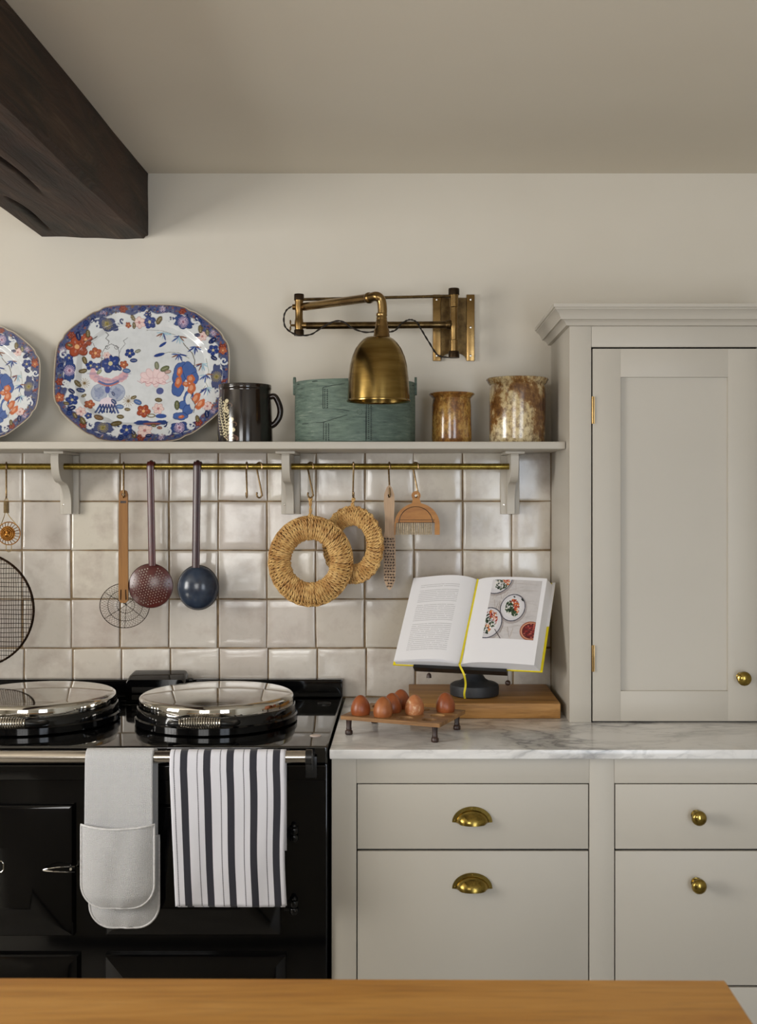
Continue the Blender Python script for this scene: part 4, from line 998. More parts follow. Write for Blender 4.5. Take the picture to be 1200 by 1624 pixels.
prof = [(0.0, 0.0), (.92, 0), (1.0, .02)]+[(1.0-.075*t+.012*math.sin(t*PI*1.2), t) for t in np.linspace(.05, .9, 90)]+[(.935, .915), (.955, .93), (.958, .955), (.952, .97), (.958, .985), (.95, 1.0), (.93, 1.0), (.91, .97), (.90, .1), (0, .08)]
aa = np.linspace(0, 2*PI, nu, endpoint=False)[:, None]; pr = np.array([p[0] for p in prof])[None]; pzz = np.array([p[1] for p in prof])[None]
rb = 43.5*kk
X = rb*pr*np.sin(aa-PI); Y = -rb*pr*np.cos(aa-PI); Z = zb+Ht*pzz+0*aa
C = P.sample((aa/(2*PI)*200)+0*pzz, (90*(1-pzz))+0*aa)
tm = thing('mug', 'tall dark brown slipware mug with cream dotted sprigs beside the platter', 'mug', (mx, -D, zb), local=True)
obj('body', colour_mesh('mug_body', X, Y, Z-zb, C, closed_u=True), 'slip', tm, ang=60)
bm = nb(); hpts = bez([(rb*.90, 0, Ht*.80), (rb*1.10, 0, Ht*.80), (rb*1.27, 0, Ht*.62), (rb*1.25, 0, Ht*.46), (rb*1.08, 0, Ht*.34), (rb*.93, 0, Ht*.30)], 36)
sweep(bm, hpts, 1, 10, section=[(.0085*math.cos(a), .0075*math.sin(a)) for a in np.linspace(0, 2*PI, 13)[:-1]], up=None)
MT['mugh'] = simple('dark_glaze', (28, 21, 18), (40, 28, 24), .13)
ho = obj('handle', bm, 'mugh', tm); 

# ---- green bentwood box
D = .145; kk = K(D); gx = (563-VX)*kk; rx_, ry_ = 95*kk, .118; zt = CAMZ-(601-VY)*K(D+.1); zb = SZ1+.0005
t = thing('bentwood_box', 'large oval green painted bentwood box with stitched laps behind the lamp shade', 'box', (gx, -D, zb), local=True)
H = zt-zb
bm = nb(); lathe(bm, [(.001, 0), (.985, 0), (1, .004), (1.004, H*.5), (1, H-.004), (.995, H), (.968, H), (.965, .01), (.001, .01)], 90, (0, 0, 0), cap=False, sx=rx_, sy=ry_); obj('body', bm, 'green', t, ang=50)
def oval(a, off=0, z=0): # a: 0 = facing the camera, positive to the right
    return Vector(((rx_+off)*math.sin(a), -(ry_+off)*math.cos(a), z))
def ax_of(px): return math.asin(max(-.999, min(.999, ((px-VX)*K(D+.08)-gx)/rx_)))
def lap(pts_top, pts_bot, off=.0028):            # raised lap between two edge curves given as (px, y) lists
    bm = nb(); n = 36; m = 6; x0, x1 = pts_top[0][0], pts_top[-1][0]
    def ev(P_, x):
        return float(np.interp(x, [p[0] for p in P_], [p[1] for p in P_]))
    G = []
    for i in range(n+1):
        x = x0+(x1-x0)*i/n; a = ax_of(x); z1, z0 = (CAMZ-(ev(q, x)-VY)*K(D+.1)-zb for q in (pts_top, pts_bot))
        z0 = max(z0, .002); z1 = min(z1, H-.0005); col = []
        for j in range(m+1): col.append(bm.verts.new(oval(a, off if 0 < j < m and 0 < i < n else off*.9, z0+(z1-z0)*j/m)))
        G.append(col)
    for i in range(n):
        for j in range(m): bm.faces.new((G[i][j], G[i+1][j], G[i+1][j+1], G[i][j+1]))
    bd = [e for e in bm.edges if e.is_boundary]; r = bmesh.ops.extrude_edge_only(bm, edges=bd)
    for v in r['geom']:
        if isinstance(v, bmesh.types.BMVert): 
            s = Vector((v.co.x, v.co.y*rx_/ry_, 0)); f = (rx_-.001)/s.length if s.length else 1; v.co.x *= f; v.co.y *= f
    return bm
obj('lap', lap([(514, 615), (548, 610), (580, 607), (640, 605)], [(514, 648), (552, 651), (570, 655), (640, 655)]), 'green', t)
obj('lap', lap([(516, 670), (550, 660), (566, 655), (580, 654)], [(516, 700), (550, 700), (566, 700), (580, 700)]), 'green', t)
obj('lap', lap([(581, 606), (620, 605), (648, 606)], [(581, 700), (620, 700), (648, 700)], .0045), 'green', t)
bm = nb(); zq = lambda y: CAMZ-(y-VY)*K(D+.1)-zb
def seam(pts, off, r=.0007):
    sweep(bm, [oval(ax_of(x), off, max(zq(y), .002)) for x, y in pts], r, 5)
seam([(514, 615), (530, 612), (548, 610)], .003); seam([(514, 615), (514, 648)], .003); seam([(514, 648), (540, 650), (555, 653)], .003); seam([(480, 671), (514, 670), (535, 664), (552, 659)], .003); seam([(515, 670), (515, 698)], .003); seam([(581, 606), (581, 698)], .0045)
seam([(470, 606), (500, 604), (563, 603), (620, 604), (655, 607)], .0012, .0012)
obj('seam', bm, 'greend', t)
bm = nb()
for (x, ya, yb, off) in ((517, 618, 646, .0036), (521, 619, 647, .0036), (519, 673, 698, .0036), (523, 673, 698, .0036), (584, 640, 698, .0055), (588, 642, 698, .0055)):
    y = ya
    while y < yb: ball(bm, oval(ax_of(x), off, max(zq(y), .003)), .0015, 6); y += 3.1
for k in range(8): ball(bm, oval(ax_of(571+4*math.cos(k*PI/4)), .0046, zq(654+4*math.sin(k*PI/4))), .0009, 6)
obj('stitches', bm, 'greend', t, kind='stuff')
for s in (-1, 1):
    bm = nb(); prof = [(-.012, -.03), (.012, -.03), (.012, .004)]+[(.012*math.cos(a), .004+.011*math.sin(a)) for a in np.linspace(.2, PI-.2, 8)]+[(-.012, .004)]
    prism(bm, [(a, H+b) for a, b in prof], s*(rx_+.0015)-.003*s, s*(rx_+.0015)+.003*s, 'yz'); obj('side_lug', bm, 'green', t)

# ---- jars
def jar(px, pw, rimw, ytop, D, mat, name, label, prof):
    kk = K(D); r = pw/2*kk; zb = SZ1+.0005; zt = CAMZ-(ytop-VY)*kk; H = zt-zb
    t = thing(name, label, 'jar', ((px-VX)*kk, -D, zb), local=True)
    pr = [(.001, 0), (.93*r, 0), (.985*r, .006)]+[(r*(a+.006*math.sin(b*60)), H*b) for a, b in prof]
    bm = nb(); lathe(bm, pr+[(r*.93, H*.93), (r*.92, H*.1), (.001, H*.09)], 64, cap=False)
    for v in bm.verts:
        n = mnoise.noise(v.co*18+Vector((px, 0, 0)))*.0016; d = Vector((v.co.x, v.co.y, 0))
        if d.length > .01: v.co += d.normalized()*n
        if v.co.z > H*.9: v.co.z += mnoise.noise(v.co*11)*.0016
    obj('body', bm, mat, t, ang=60)
    bm = nb(); R = rimw/2*kk
    lathe(bm, [(r*.97, H*.905), (r*1.03, H*.93), (R*.97, H*.965), (R, H*.98), (R*.985, H), (R*.95, H*1.005), (R*.9, H*.985), (r*.93, H*.94)], 64, cap=False); obj('rim', bm, mat, t, ang=60)
    return t
jar(716, 63, 73, 624, .12, 'jar_small', 'stoneware_jar', 'small amber and brown glazed jar, left of the two jars', [(1.0, .12), (1.0, .5), (.985, .75), (.965, .84), (.96, .9)])
jar(820, 90, 99, 601, .12, 'jar_big', 'stoneware_jar', 'larger mottled cream and brown glazed jar next to the tall cupboard', [(.985, .1), (1.0, .4), (1.0, .75), (.985, .86), (.975, .905)])

# ================================================================ TALL CUPBOARD
CD = .34; CK = K(CD)
def cx(p): return (p-VX)*CK
def cz(p): return CAMZ-(p-VY)*CK
CR_ = cx(1237); CZT = cz(517)
t = thing('wall_cupboard', 'tall painted grey cupboard with panelled door standing on the marble', 'cupboard', (CX, -CD, .9003))
bm = nb()
box(bm, CX, CX+.018, -CD+.0185, -.0005, .9003, CZT); box(bm, CR_-.018, CR_, -CD+.0185, -.0005, .9003, CZT); box(bm, CX+.018, CR_-.018, -.012, -.0005, .9003, CZT)
box(bm, CX+.018, CR_-.018, -CD+.03, -.012, CZT-.02, CZT); box(bm, CX+.018, CR_-.018, -CD+.03, -.012, .9003, .906)
obj('carcass', bm, 'paint', t, smooth=False)
bm = nb(); box(bm, CX, cx(937.2), -CD, -CD+.018, .9003, CZT, bev=.0008); obj('left_stile', bm, 'paint', t)
bm = nb(); box(bm, cx(1202), CR_, -CD, -CD+.018, .9003, CZT, bev=.0008); obj('right_stile', bm, 'paint', t)
bm = nb(); box(bm, cx(937.6), cx(1202)-.0003, -CD+.0002, -CD+.018, cz(550.2), CZT, bev=.0006); obj('top_rail', bm, 'paint', t)
obj('gap_shade_sheet', B(CX+.019, CR_-.019, -CD+.0225, -CD+.024, .907, CZT-.021), 'dark', t, smooth=False)  # dark sheet added behind the door so its gaps read as shade
dx0, dx1, dz0, dz1 = cx(939.6), cx(1200.3), .9035, cz(553)
px0, px1, pz0_, pz1_ = cx(984), cx(1154), cz(1096), cz(598)
d = bpy.data.objects.new('door', None)
bm = nb(); FR, BK = -CD+.0002, -CD+.0205
box(bm, dx0, px0, FR, BK, dz0, dz1, bev=.0008); box(bm, px1, dx1, FR, BK, dz0, dz1, bev=.0008); box(bm, px0-.0002, px1+.0002, FR+.0001, BK, dz0, pz0_, bev=.0006); box(bm, px0-.0002, px1+.0002, FR+.0001, BK, pz1_, dz1, bev=.0006)
door = obj('door', bm, 'paint', t)
obj('recessed_panel', B(px0-.003, px1+.003, FR+.0085, BK-.003, pz0_-.003, pz1_+.003), 'paint', door, smooth=False)
def knob(px, py, depth, parent, k_=1.0):
    kk = K(depth+.02); x = (px-VX)*kk; z = CAMZ-(py-VY)*kk
    bm = nb(); lathe(bm, [(.0125, 0), (.0125, .0022), (.008, .0035), (.006, .006), (.006, .011), (.0085, .0135), (.0145, .0175), (.0172, .023), (.0165, .0275), (.0125, .0315), (.006, .0335), (.0001, .034)], 32, (x, -depth, z), 'y', cap=False)
    for v in bm.verts:
        v.co.x = x+(v.co.x-x)*k_; v.co.z = z+(v.co.z-z)*k_
    return obj('knob', bm, 'knob', parent)
knob(1179, 1076, CD, door, .98)
for ya, yb in ((629, 672), (1023, 1065)):
    bm = nb(); lathe(bm, [(.0028, cz(yb)), (.0028, cz(ya))], 14, (cx(939.4), -CD-.0022, 0))
    for q in (.25, .5, .75): lathe(bm, [(.0031, cz(yb)+(cz(ya)-cz(yb))*q-.0006), (.0031, cz(yb)+(cz(ya)-cz(yb))*q+.0006)], 14, (cx(939.4), -CD-.0022, 0))
    box(bm, cx(938.3), cx(942.5), -CD-.0012, -CD-.0003, cz(yb), cz(ya)); obj('hinge', bm, 'brass', door)
prof = [(0, CZT-.001), (.009, CZT), (.011, CZT+.005), (.0155, CZT+.010), (.020, CZT+.0125), (.0245, CZT+.0128), (.0245, CZT+.0155), (.026, CZT+.018), (.0285, CZT+.024), (.0335, CZT+.030), (.038, CZT+.0335), (.0395, CZT+.0345), (.0395, CZT+.037), (.0427, CZT+.038), (.0427, CZT+.0455), (0, CZT+.0455)]
bm = nb(); rings = []
for (x, y, sx, sy) in ((CX, -.0005, -1, 0), (CX, -CD, -1, -1), (CR_, -CD, 1, -1), (CR_, -.0005, 1, 0)):
    rings.append([bm.verts.new((x+sx*o, y+sy*o, z)) for o, z in prof])
for A, C in zip(rings, rings[1:]):
    for i in range(len(prof)): bm.faces.new((A[i], A[(i+1) % len(prof)], C[(i+1) % len(prof)], C[i]))
for r in (rings[0], rings[-1]): bm.faces.new(r)
box(bm, CX+.0005, CR_-.0005, -CD+.0005, -.0006, CZT+.0005, CZT+.044); obj('cornice', bm, 'paint', t, ang=25)

# ================================================================ BASE CABINET, WORKTOP
FD = .605; FK = K(FD)
def fx(p): return (p-VX)*FK
def fz(p): return CAMZ-(p-VY)*FK
BX0, BX1 = -.157, 1.18; BT = .8797
t = thing('drawer_cabinet', 'painted grey base cabinet with brass-handled drawers right of the cooker', 'cabinet', ((BX0+BX1)/2, -FD, 0))
bm = nb(); box(bm, BX0, BX0+.018, -FD+.0225, -.002, .10, BT); box(bm, BX1-.018, BX1, -FD+.0225, -.002, .10, BT); box(bm, BX0+.018, BX1-.018, -.02, -.002, .10, BT); box(bm, BX0+.018, BX1-.018, -FD+.04, -.02, .10, .12)
obj('carcass', bm, 'paint', t, smooth=False)
obj('plinth', B(BX0, BX1, -FD+.05, -FD+.068, 0.0005, .0998), 'paint', t, smooth=False)
g = .0024
xs = (fx(565), fx(934.3), fx(973.7), BX1-.05)
obj('stile', B(BX0, xs[0], -FD, -FD+.022, .10, BT, bev=.0007), 'paint', t); obj('stile', B(xs[1], xs[2], -FD, -FD+.022, .10, BT, bev=.0007), 'paint', t); obj('stile', B(xs[3], BX1, -FD, -FD+.022, .10, BT, bev=.0007), 'paint', t)
z1 = fz(1242.2)-g
for a, b in ((xs[0], xs[1]), (xs[2], xs[3])):
    obj('top_rail', B(a+.0003, b-.0003, -FD+.0002, -FD+.022, fz(1242.2), BT, bev=.0005), 'paint', t)
    obj('bottom_rail', B(a+.0003, b-.0003, -FD+.0002, -FD+.022, .10, .145, bev=.0005), 'paint', t)
    obj('gap_shade_sheet', B(a+.0005, b-.0005, -FD+.0107, -FD+.0117, .146, z1+.004), 'dark', t, smooth=False)  # dark sheet close behind the drawers, shade of the gaps put into colour
def drawer(x0, x1, y0, z0, parent=t):
    return obj('drawer', B(x0+g, x1-g, -FD+.0003, -FD+.0105, z0, y0, bev=.0008), 'paint', parent)
z1 = fz(1242.2)-g; z2 = fz(1348.2); z3 = fz(1564.5)
def cup_pull(px, py, parent):
    kk = K(FD+.02); x0 = (px-VX)*kk; z0 = CAMZ-(py+10-VY)*kk; a = 31.5*kk; h = 25*kk
    bm = nb(); n = 28
    pl = [(x0+a*1.02*math.cos(q), z0+h*1.0*math.sin(q)) for q in np.linspace(0, PI, n)]
    prism(bm, pl+[(x0-a*.86, z0-.0005), (x0-a*.74, z0+.004), (x0+a*.74, z0+.004), (x0+a*.86, z0-.0005)], -FD-.0024, -FD-.0003, 'xz')
    def f(i, j):
        q = PI*i; s = j      # s: 0 rim at the back plate .. 1 lower lip
        r = 1-s*1.0
        ph = s*PI/2
        ax = a*.84; hh = h*.78
        return (x0+ax*math.cos(q)*(math.cos(ph)*.18+.82 if True else 1)*1.0, -FD-.002-.024*math.sin(ph)*math.sin(q)**.75 if math.sin(q) > 1e-6 else -FD-.002, z0+hh*math.sin(q)*math.cos(ph)-.0025*math.sin(ph))
    g_ = grid(f, 30, 12, False); me = bpy.data.meshes.new('x'); g_.to_mesh(me); g_.free(); bm.from_mesh(me)
    for s in (-1, 0, 1):
        ball(bm, (x0+s*a*.88, -FD-.0028, z0+(h*.13 if s else h*.88)), .0018, 8, (1, .5, 1))
    return obj('cup_handle', bm, 'knob', parent, ang=40)
d = drawer(xs[0], xs[1], z1, z2+g); cup_pull(749.5, 1298, d)
d = drawer(xs[0], xs[1], z2-g, z3+g); cup_pull(749.5, 1404, d)
d = drawer(xs[2], xs[3], z1, z2+g); knob(1107.5, 1297, FD, d, .93)
d = drawer(xs[2], xs[3], z2-g, z3+g); knob(1107.5, 1405, FD, d, .93)
for a, b in ((xs[0], xs[1]), (xs[2], xs[3])): drawer(a, b, z3-g, .147)
w = obj('worktop', B(-.1602, 1.20, -.625, -.0005, .880, .900, bev=.0025, seg=3), 'marble')
tag(w, 'white marble worktop with grey veins over the drawers', 'worktop')

# ================================================================ RANGE COOKER
KX0, KX1 = -1.142, -.1655; KD = .616; TOP = .906
t = thing('range_cooker', 'glossy black enamel range cooker with two chrome lids', 'cooker', ((KX0+KX1)/2, -KD, 0))
obj('body', B(KX0, KX1, -KD, -.012, .075, .868, bev=.005), 'enamel', t)
obj('plinth', B(KX0+.02, KX1-.02, -KD+.04, -.02, .0005, .0748), 'castblack', t)
obj('top_plate', B(KX0, KX1, -KD-.004, -.0115, .8682, TOP, bev=.005, seg=4), 'enamel_top', t)
bm = nb(); box(bm, KX0, KX1-.002, -KD-.0135, -KD-.0005, .836, .8678, bev=.004, seg=3); obj('fascia', bm, 'enamel', t)
zt = CAMZ-(1077.5-VY)*K(.04)
bm = nb(); box(bm, KX0, (543-VX)*K(.04), -.045, -.0115, TOP+.0003, zt, bev=.005, seg=3); obj('upstand', bm, 'enamel', t)
kk = K(KD)
def kx(p): return (p-VX)*kk
def kz(p): return CAMZ-(p-VY)*kk
def oven_door(x0, x1, z0, z1, inset_x, inset_z, rise=.022):
    bm = nb(); y0 = -KD-.0005; y1 = -KD-.010; y2 = y1-rise
    R1 = [(x0, z0), (x1, z0), (x1, z1), (x0, z1)]; e = .006
    layers = [(0, y0), (0, y1), (e*.5, y1-.004), (e*1.4, y1-.006)]
    rings = [[bm.verts.new((x0+i if k in (0, 3) else x1-i, y, z0+i if k in (0, 1) else z1-i)) for k in range(4)] for i, y in layers]
    rings.append([bm.verts.new((x0+inset_x if k in (0, 3) else x1-inset_x, y2, z0+inset_z*.75 if k in (0, 1) else z1-inset_z)) for k in range(4)])
    for A, C in zip(rings, rings[1:]):
        for i in range(4): bm.faces.new((A[i], A[(i+1) % 4], C[(i+1) % 4], C[i]))
    bm.faces.new(rings[-1]); bm.faces.new(rings[0][::-1])
    ed = [e_ for e_ in bm.edges if all(v in rings[-1] for v in e_.verts)]
    bmesh.ops.bevel(bm, geom=ed, offset=.004, segments=3, profile=.5, affect='EDGES')
    return obj('oven_door', bm, 'enamel', t, ang=20)
cmid = (KX0+KX1)/2
rx0, rx1 = kx(170), kx(447); lx1 = kx(119); lx0 = 2*cmid-rx1
dr = oven_door(rx0, rx1, kz(1480), kz(1275), .083, .083)
dl = oven_door(lx0, lx1, kz(1481), kz(1273), .083, .083)
dr2 = oven_door(rx0-.002, kx(455), .13, kz(1511), .05, .05, .018); dl2 = oven_door(lx0-.006, kx(127), .13, kz(1511), .05, .05, .018)
# latch on the left door, badge, hinges
bm = nb(); a = W(68, 1380, KD+.04); b = W(118, 1374, KD+.020); c_ = W(118, 1383, KD+.020)
sweep(bm, bez([b, W(90, 1375.5, KD+.042), a, W(90, 1382.5, KD+.042), c_], 20), .0014, 8); sweep(bm, [W(112, 1378.5, KD+.03), W(119, 1378.5, KD+.012)], .003, 8); obj('latch', bm, 'chrome', dl)
bc = W(-5, 1374.5, KD+.034); bm = nb()
hexa = [(-.011, .0), (-.0085, .0115), (.0085, .0115), (.0125, .006), (.0125, -.006), (.0085, -.0115), (-.0085, -.0115)]
sweep(bm, [Vector((bc.x-.0+u*1.1, -KD-.0335, bc.z+v)) for u, v in hexa], .0012, 6, closed=True); obj('badge', bm, 'screw', dl)
bm = nb()
for (ya, dd) in ((1322, dr), (1437, dr)):
    bm = nb(); zc = kz(ya); xc = kx(467)
    for q in (-.011, .004): lathe(bm, [(.0085, zc+q), (.0095, zc+q+.002), (.0095, zc+q+.010), (.0085, zc+q+.012)], 18, (xc, -KD-.012, 0))
    lathe(bm, [(.0045, zc-.014), (.0045, zc+.018)], 12, (xc, -KD-.012, 0)); ball(bm, (xc, -KD-.012, zc+.019), .006, 10); box(bm, xc-.022, xc, -KD-.008, -KD-.0005, zc-.008, zc+.012, bev=.001)
    obj('hinge', bm, 'enamel', dd)
# rail
RDP, RZ, RR = .680, W(0, 1200.5, .68).z, .0128
bm = nb(); lathe(bm, [(RR, KX0+.045), (RR, KX1-.040)], 32, (0, -RDP, RZ), 'x'); obj('hand_rail', bm, 'steel', t)
for xc in ((490-VX)*K(.68), 2*cmid-(490-VX)*K(.68)):
    bm = nb(); lathe(bm, [(.0125, -.0075), (.0155, -.006), (.0155, .006), (.0125, .0075)], 24, (xc, -RDP, RZ), 'x'); box(bm, xc-.007, xc+.007, -RDP, -KD-.004, RZ-.028, RZ-.004, bev=.002); box(bm, xc-.012, xc+.012, -KD-.018, -KD-.0135, RZ-.055, RZ-.01, bev=.002); obj('rail_bracket', bm, 'castblack', t)
# lids
def lid(xc, yc):
    R = .1885
    bm = nb(); lathe(bm, [(R*.93, TOP+.0003), (R*1.0, TOP+.004), (R*1.003, TOP+.018), (R*.985, TOP+.021), (R*.98, TOP+.038), (R*.972, TOP+.040), (.01, TOP+.040)], 96, (xc, yc, 0)); b = obj('lid', bm, 'enamel', t, ang=40)
    bm = nb(); pr = [(R*.962, TOP+.0402), (R*.966, TOP+.044), (R*.955, TOP+.056)]
    for a in np.linspace(0, PI/2, 10)[1:]: pr.append((R*.955-.014*(1-math.cos(a)), TOP+.056+.010*math.sin(a)))
    r0 = R*.955-.014
    for q in np.linspace(0, 1, 14)[1:]: pr.append((max(r0*(1-q), .0001), TOP+.066+.009*(1-(1-q)**2)))
    lathe(bm, pr, 128, (xc, yc, 0), cap=False); obj('chrome_dome', bm, 'chrome', b, ang=60, label='polished chrome top of the lid')
    hz, hy = TOP+.037, yc-R-.030; bm = nb(); pts = []; n = 17
    for k in range(n*16):
        u = k/(n*16); a = 2*PI*n*u; rr = .0070+.0050*math.sin(PI*u)**.8; pts.append((xc-.046+.092*u, hy+rr*math.cos(a), hz+rr*math.sin(a)))
    sweep(bm, pts, .0018, 6); sweep(bm, [(xc-.05, hy, hz), (xc+.05, hy, hz)], .0035, 8); obj('coil_handle', bm, 'screw', b)
    for s in (-1, 1):
        bm = nb(); sweep(bm, bez([(xc+s*.045, hy, hz), (xc+s*.056, hy, hz), (xc+s*.068, hy+.012, hz-.003), (xc+s*.074, yc-math.sqrt(R*R-.074**2)-.001+.010, hz-.008)], 20), .0062, 12); obj('handle_mount', bm, 'castblack', b)
    return b
LY = -(CAMD-2.655); LXc = (344-VX)*2.655/FPX
lid(LXc, LY); lid(LXc-.4215, LY)
# flue box
bm = nb(); fxa, fxb = (199-VX)*K(.10), (295-VX)*K(.10); y0, y1 = -.108, -.047; z0 = TOP+.0005
rings = []
prof = [(fxa+.0, z0), (fxa+.002, z0+.046)]+[(fxa+.014-.012*math.cos(a), z0+.046+.012*math.sin(a)) for a in np.linspace(.2, PI/2, 6)]+[(fxb-.014+.012*math.sin(a), z0+.046+.012*math.cos(a)) for a in np.linspace(0, PI/2-.2, 6)]+[(fxb-.002, z0+.046), (fxb, z0)]
N = len(prof)
for (y, s, hgt) in ((y0, .97, .98), (y0+.004, 1, 1.0), (y0+.03, 1.0, 1.16), (y1, .97, 1.24)):
    m_ = (fxa+fxb)/2; rings.append([bm.verts.new((m_+(x-m_)*s, y, z0+(z-z0)*hgt)) for x, z in prof])
for A, C in zip(rings, rings[1:]):
    for i in range(N-1): bm.faces.new((A[i], A[i+1], C[i+1], C[i]))
bm.faces.new(rings[0]); bm.faces.new(rings[-1])
fb = obj('flue_box', bm, 'enamel', t, ang=30)
obj('slot', B(fxa+.018, fxb-.020, y0-.0016, y0-.0002, z0+.024, z0+.038, bev=.0006), 'dark', fb); obj('slot', B(fxa+.018, fxb-.030, y0-.0016, y0-.0002, z0+.006, z0+.018, bev=.0006), 'dark', fb)
obj('flange', B(fxa-.010, fxb+.004, y0-.006, y0-.0003, z0, z0+.004, bev=.001), 'enamel', fb)
bm = nb(); lathe(bm, [(.004, 0), (.006, .002), (.006, .010), (.003, .012)], 14, (fxb+.001, -.07, z0+.050), 'x'); obj('damper_knob', bm, 'castblack', fb)
p = W(500, 1167, 0); zz_ = (CAMZ-TOP)
def ontop(px, py): d_ = zz_*FPX/(py-VY); return ((px-VX)*d_/FPX, -(CAMD-d_))
x, y = ontop(500, 1167); bm = nb(); lathe(bm, [(.0125, TOP+.0002), (.0125, TOP+.0012), (.011, TOP+.0018), (.0001, TOP+.0018)], 24, (x, y, 0)); obj('maker_badge', bm, 'white_badge', t)
x, y = ontop(514, 1116); bm = nb(); sweep(bm, [(x+.016*math.cos(a), y+.016*math.sin(a), TOP+.001) for a in np.linspace(0, 2*PI, 33)[:-1]], .0014, 6, closed=True); lathe(bm, [(.0145, TOP+.0002), (.014, TOP+.001), (.0001, TOP+.001)], 24, (x, y, 0)); obj('plug_ring', bm, 'castblack', t)

# ================================================================ CLOTHS ON THE RAIL
def drape_path(zf, zbk, off):       # from front hem up over the rail and down behind
    r = RR+off; P = [Vector((0, -RDP-r-.001, zf+(RZ-zf)*q)) for q in np.linspace(0, 1, 26)[:-1]]
    P += [Vector((0, -RDP-r*math.cos(a), RZ+r*math.sin(a))) for a in np.linspace(0, PI, 12)]
    P += [Vector((0, -RDP+r+.0005, RZ-(RZ-zbk)*q)) for q in np.linspace(0, 1, 12)[1:]]
    L = [0]
    for a, b in zip(P, P[1:]): L.append(L[-1]+(b-a).length)
    return P, [l/L[-1] for l in L]
def cloth(name, fnx, zf, zbk, off, mat, parent, th, wob, nu=44, nv=90, hemwob=0):
    P, L = drape_path(zf, zbk, off); ys = [p.y for p in P]; zs = [p.z for p in P]
    def f(i, j):
        y = float(np.interp(j, L, ys)); z = float(np.interp(j, L, zs)); fr = max(0, 1-j/L[25]) if j < L[25] else 0
        xl, xr = fnx(z, j); x = xl+(xr-xl)*i
        y -= abs(wob)*fr*(.5+.5*math.sin(i*9+fr*2))+fr*.002+abs(wob)*.25*fr*math.sin(i*23+fr*5)+abs(wob)*.15*math.sin(i*5+fr*16)*fr
        if j < .02: z += hemwob*math.sin(i*14)
        return (x, y, z)
    bm = grid(f, nu, nv); o = obj(name, bm, mat, parent, ang=180, fixn=True)
    m = o.modifiers.new('thickness', 'SOLIDIFY'); m.thickness = th; m.offset = 0
    return o
kr = K(.695)
tx = lambda p: (p-VX)*kr
def towel_x(z, j):
    if j > .52: return tx(269), tx(452)
    fr = min(1, max(0, (RZ-z)/(RZ-.597)))
    return tx(268+11*fr), tx(451+3*fr+1.5*math.sin(fr*7))
zf = CAMZ-(1436-VY)*kr
tt = cloth('tea_towel', towel_x, zf, .70, .0022, 'towel', None, .0016, .004, hemwob=.0012)
tag(tt, 'folded white tea towel with charcoal stripes hanging on the cooker rail', 'towel')
lower = cloth('under_layer', lambda z, j: (lambda a: (a[0]+.004, a[1]-.003))(towel_x(z, j)), zf-.0026, .715, .0008, 'towel', tt, .0008, .0003)

gt = thing('oven_gloves', 'pale grey double oven glove hanging on the cooker rail left of towel', 'oven gloves', (tx(190), -RDP, .6))
zf = CAMZ-(1400-VY)*kr
def glove_x(z, j):
    if j > .5: return tx(138), tx(245)
    fr = min(1, max(0, (RZ-z)/(RZ-zf))); return tx(135.5-1*fr), tx(242.5+1*fr)
cloth('strap', glove_x, zf, CAMZ-(1400-VY)*kr, .0032, 'glove', gt, .0045, .0015)
def pouch(x0, x1, ytop, ybot, yc, th, name, tilt=0, sag=0):
    z1, z0 = CAMZ-(ytop-VY)*kr, CAMZ-(ybot-VY)*kr; H = z1-z0; Wd_ = x1-x0; rc = Wd_*.33
    def edge_half(v):     # v 0 bottom..1 top -> half width fraction
        h = v*H
        if h < rc: s = 1-(1-h/rc)**2; return (Wd_/2-rc+rc*math.sqrt(max(0, s)))/(Wd_/2)
        return 1
    def f(i, j, s):
        v = (1-math.cos(PI*j*.5)) if j < 1 else 1; u = 2*i-1; hw = edge_half(v)*Wd_/2
        x = (x0+x1)/2+u*hw+tilt*(1-v)
        bul = th*(1-abs(u)**3.2)*(min(1, v*7)**.6)
        wr = .0012*math.sin(v*9+u*3)+.001*math.sin(u*7-v*4)
        return (x, yc-(bul+wr*(1-abs(u)) if s else -.001), z0+H*v-sag*(1-u*u)*v**6)
    bm = grid(lambda i, j: f(i, j, 1), 34, 40)
    g2 = grid(lambda i, j: f(i, j, 0), 34, 40); me = bpy.data.meshes.new('x'); g2.to_mesh(me); g2.free(); bm.from_mesh(me)
    o = obj(name, bm, 'glove', gt, ang=180)
    bm = nb(); pts = [Vector(f(0, j, 1)) for j in np.linspace(1, 0, 30)]+[Vector(f(i, 0, 1)) for i in np.linspace(0, 1, 14)[1:-1]]+[Vector(f(1, j, 1)) for j in np.linspace(0, 1, 30)]+[Vector(f(i, 1, 1)) for i in np.linspace(1, 0, 16)[1:-1]]
    sweep(bm, pts, .0024, 7, closed=True); obj('hem', bm, 'hem', o); return o
pouch(tx(137.5), tx(248.5), 1330, 1477, -RDP+RR+.017-.024, .010, 'mitten')
pouch(tx(130.5), tx(246), 1306, 1438, -RDP-RR-.010, .014, 'mitten', tilt=0, sag=.006)

# ================================================================ ON THE WORKTOP
# board
bo = obj('chopping_board', B(.0085, .3715, -.294, -.016, .9004, .9370, bev=.0015), 'board'); tag(bo, 'thick oak board lying under the book stand', 'board')
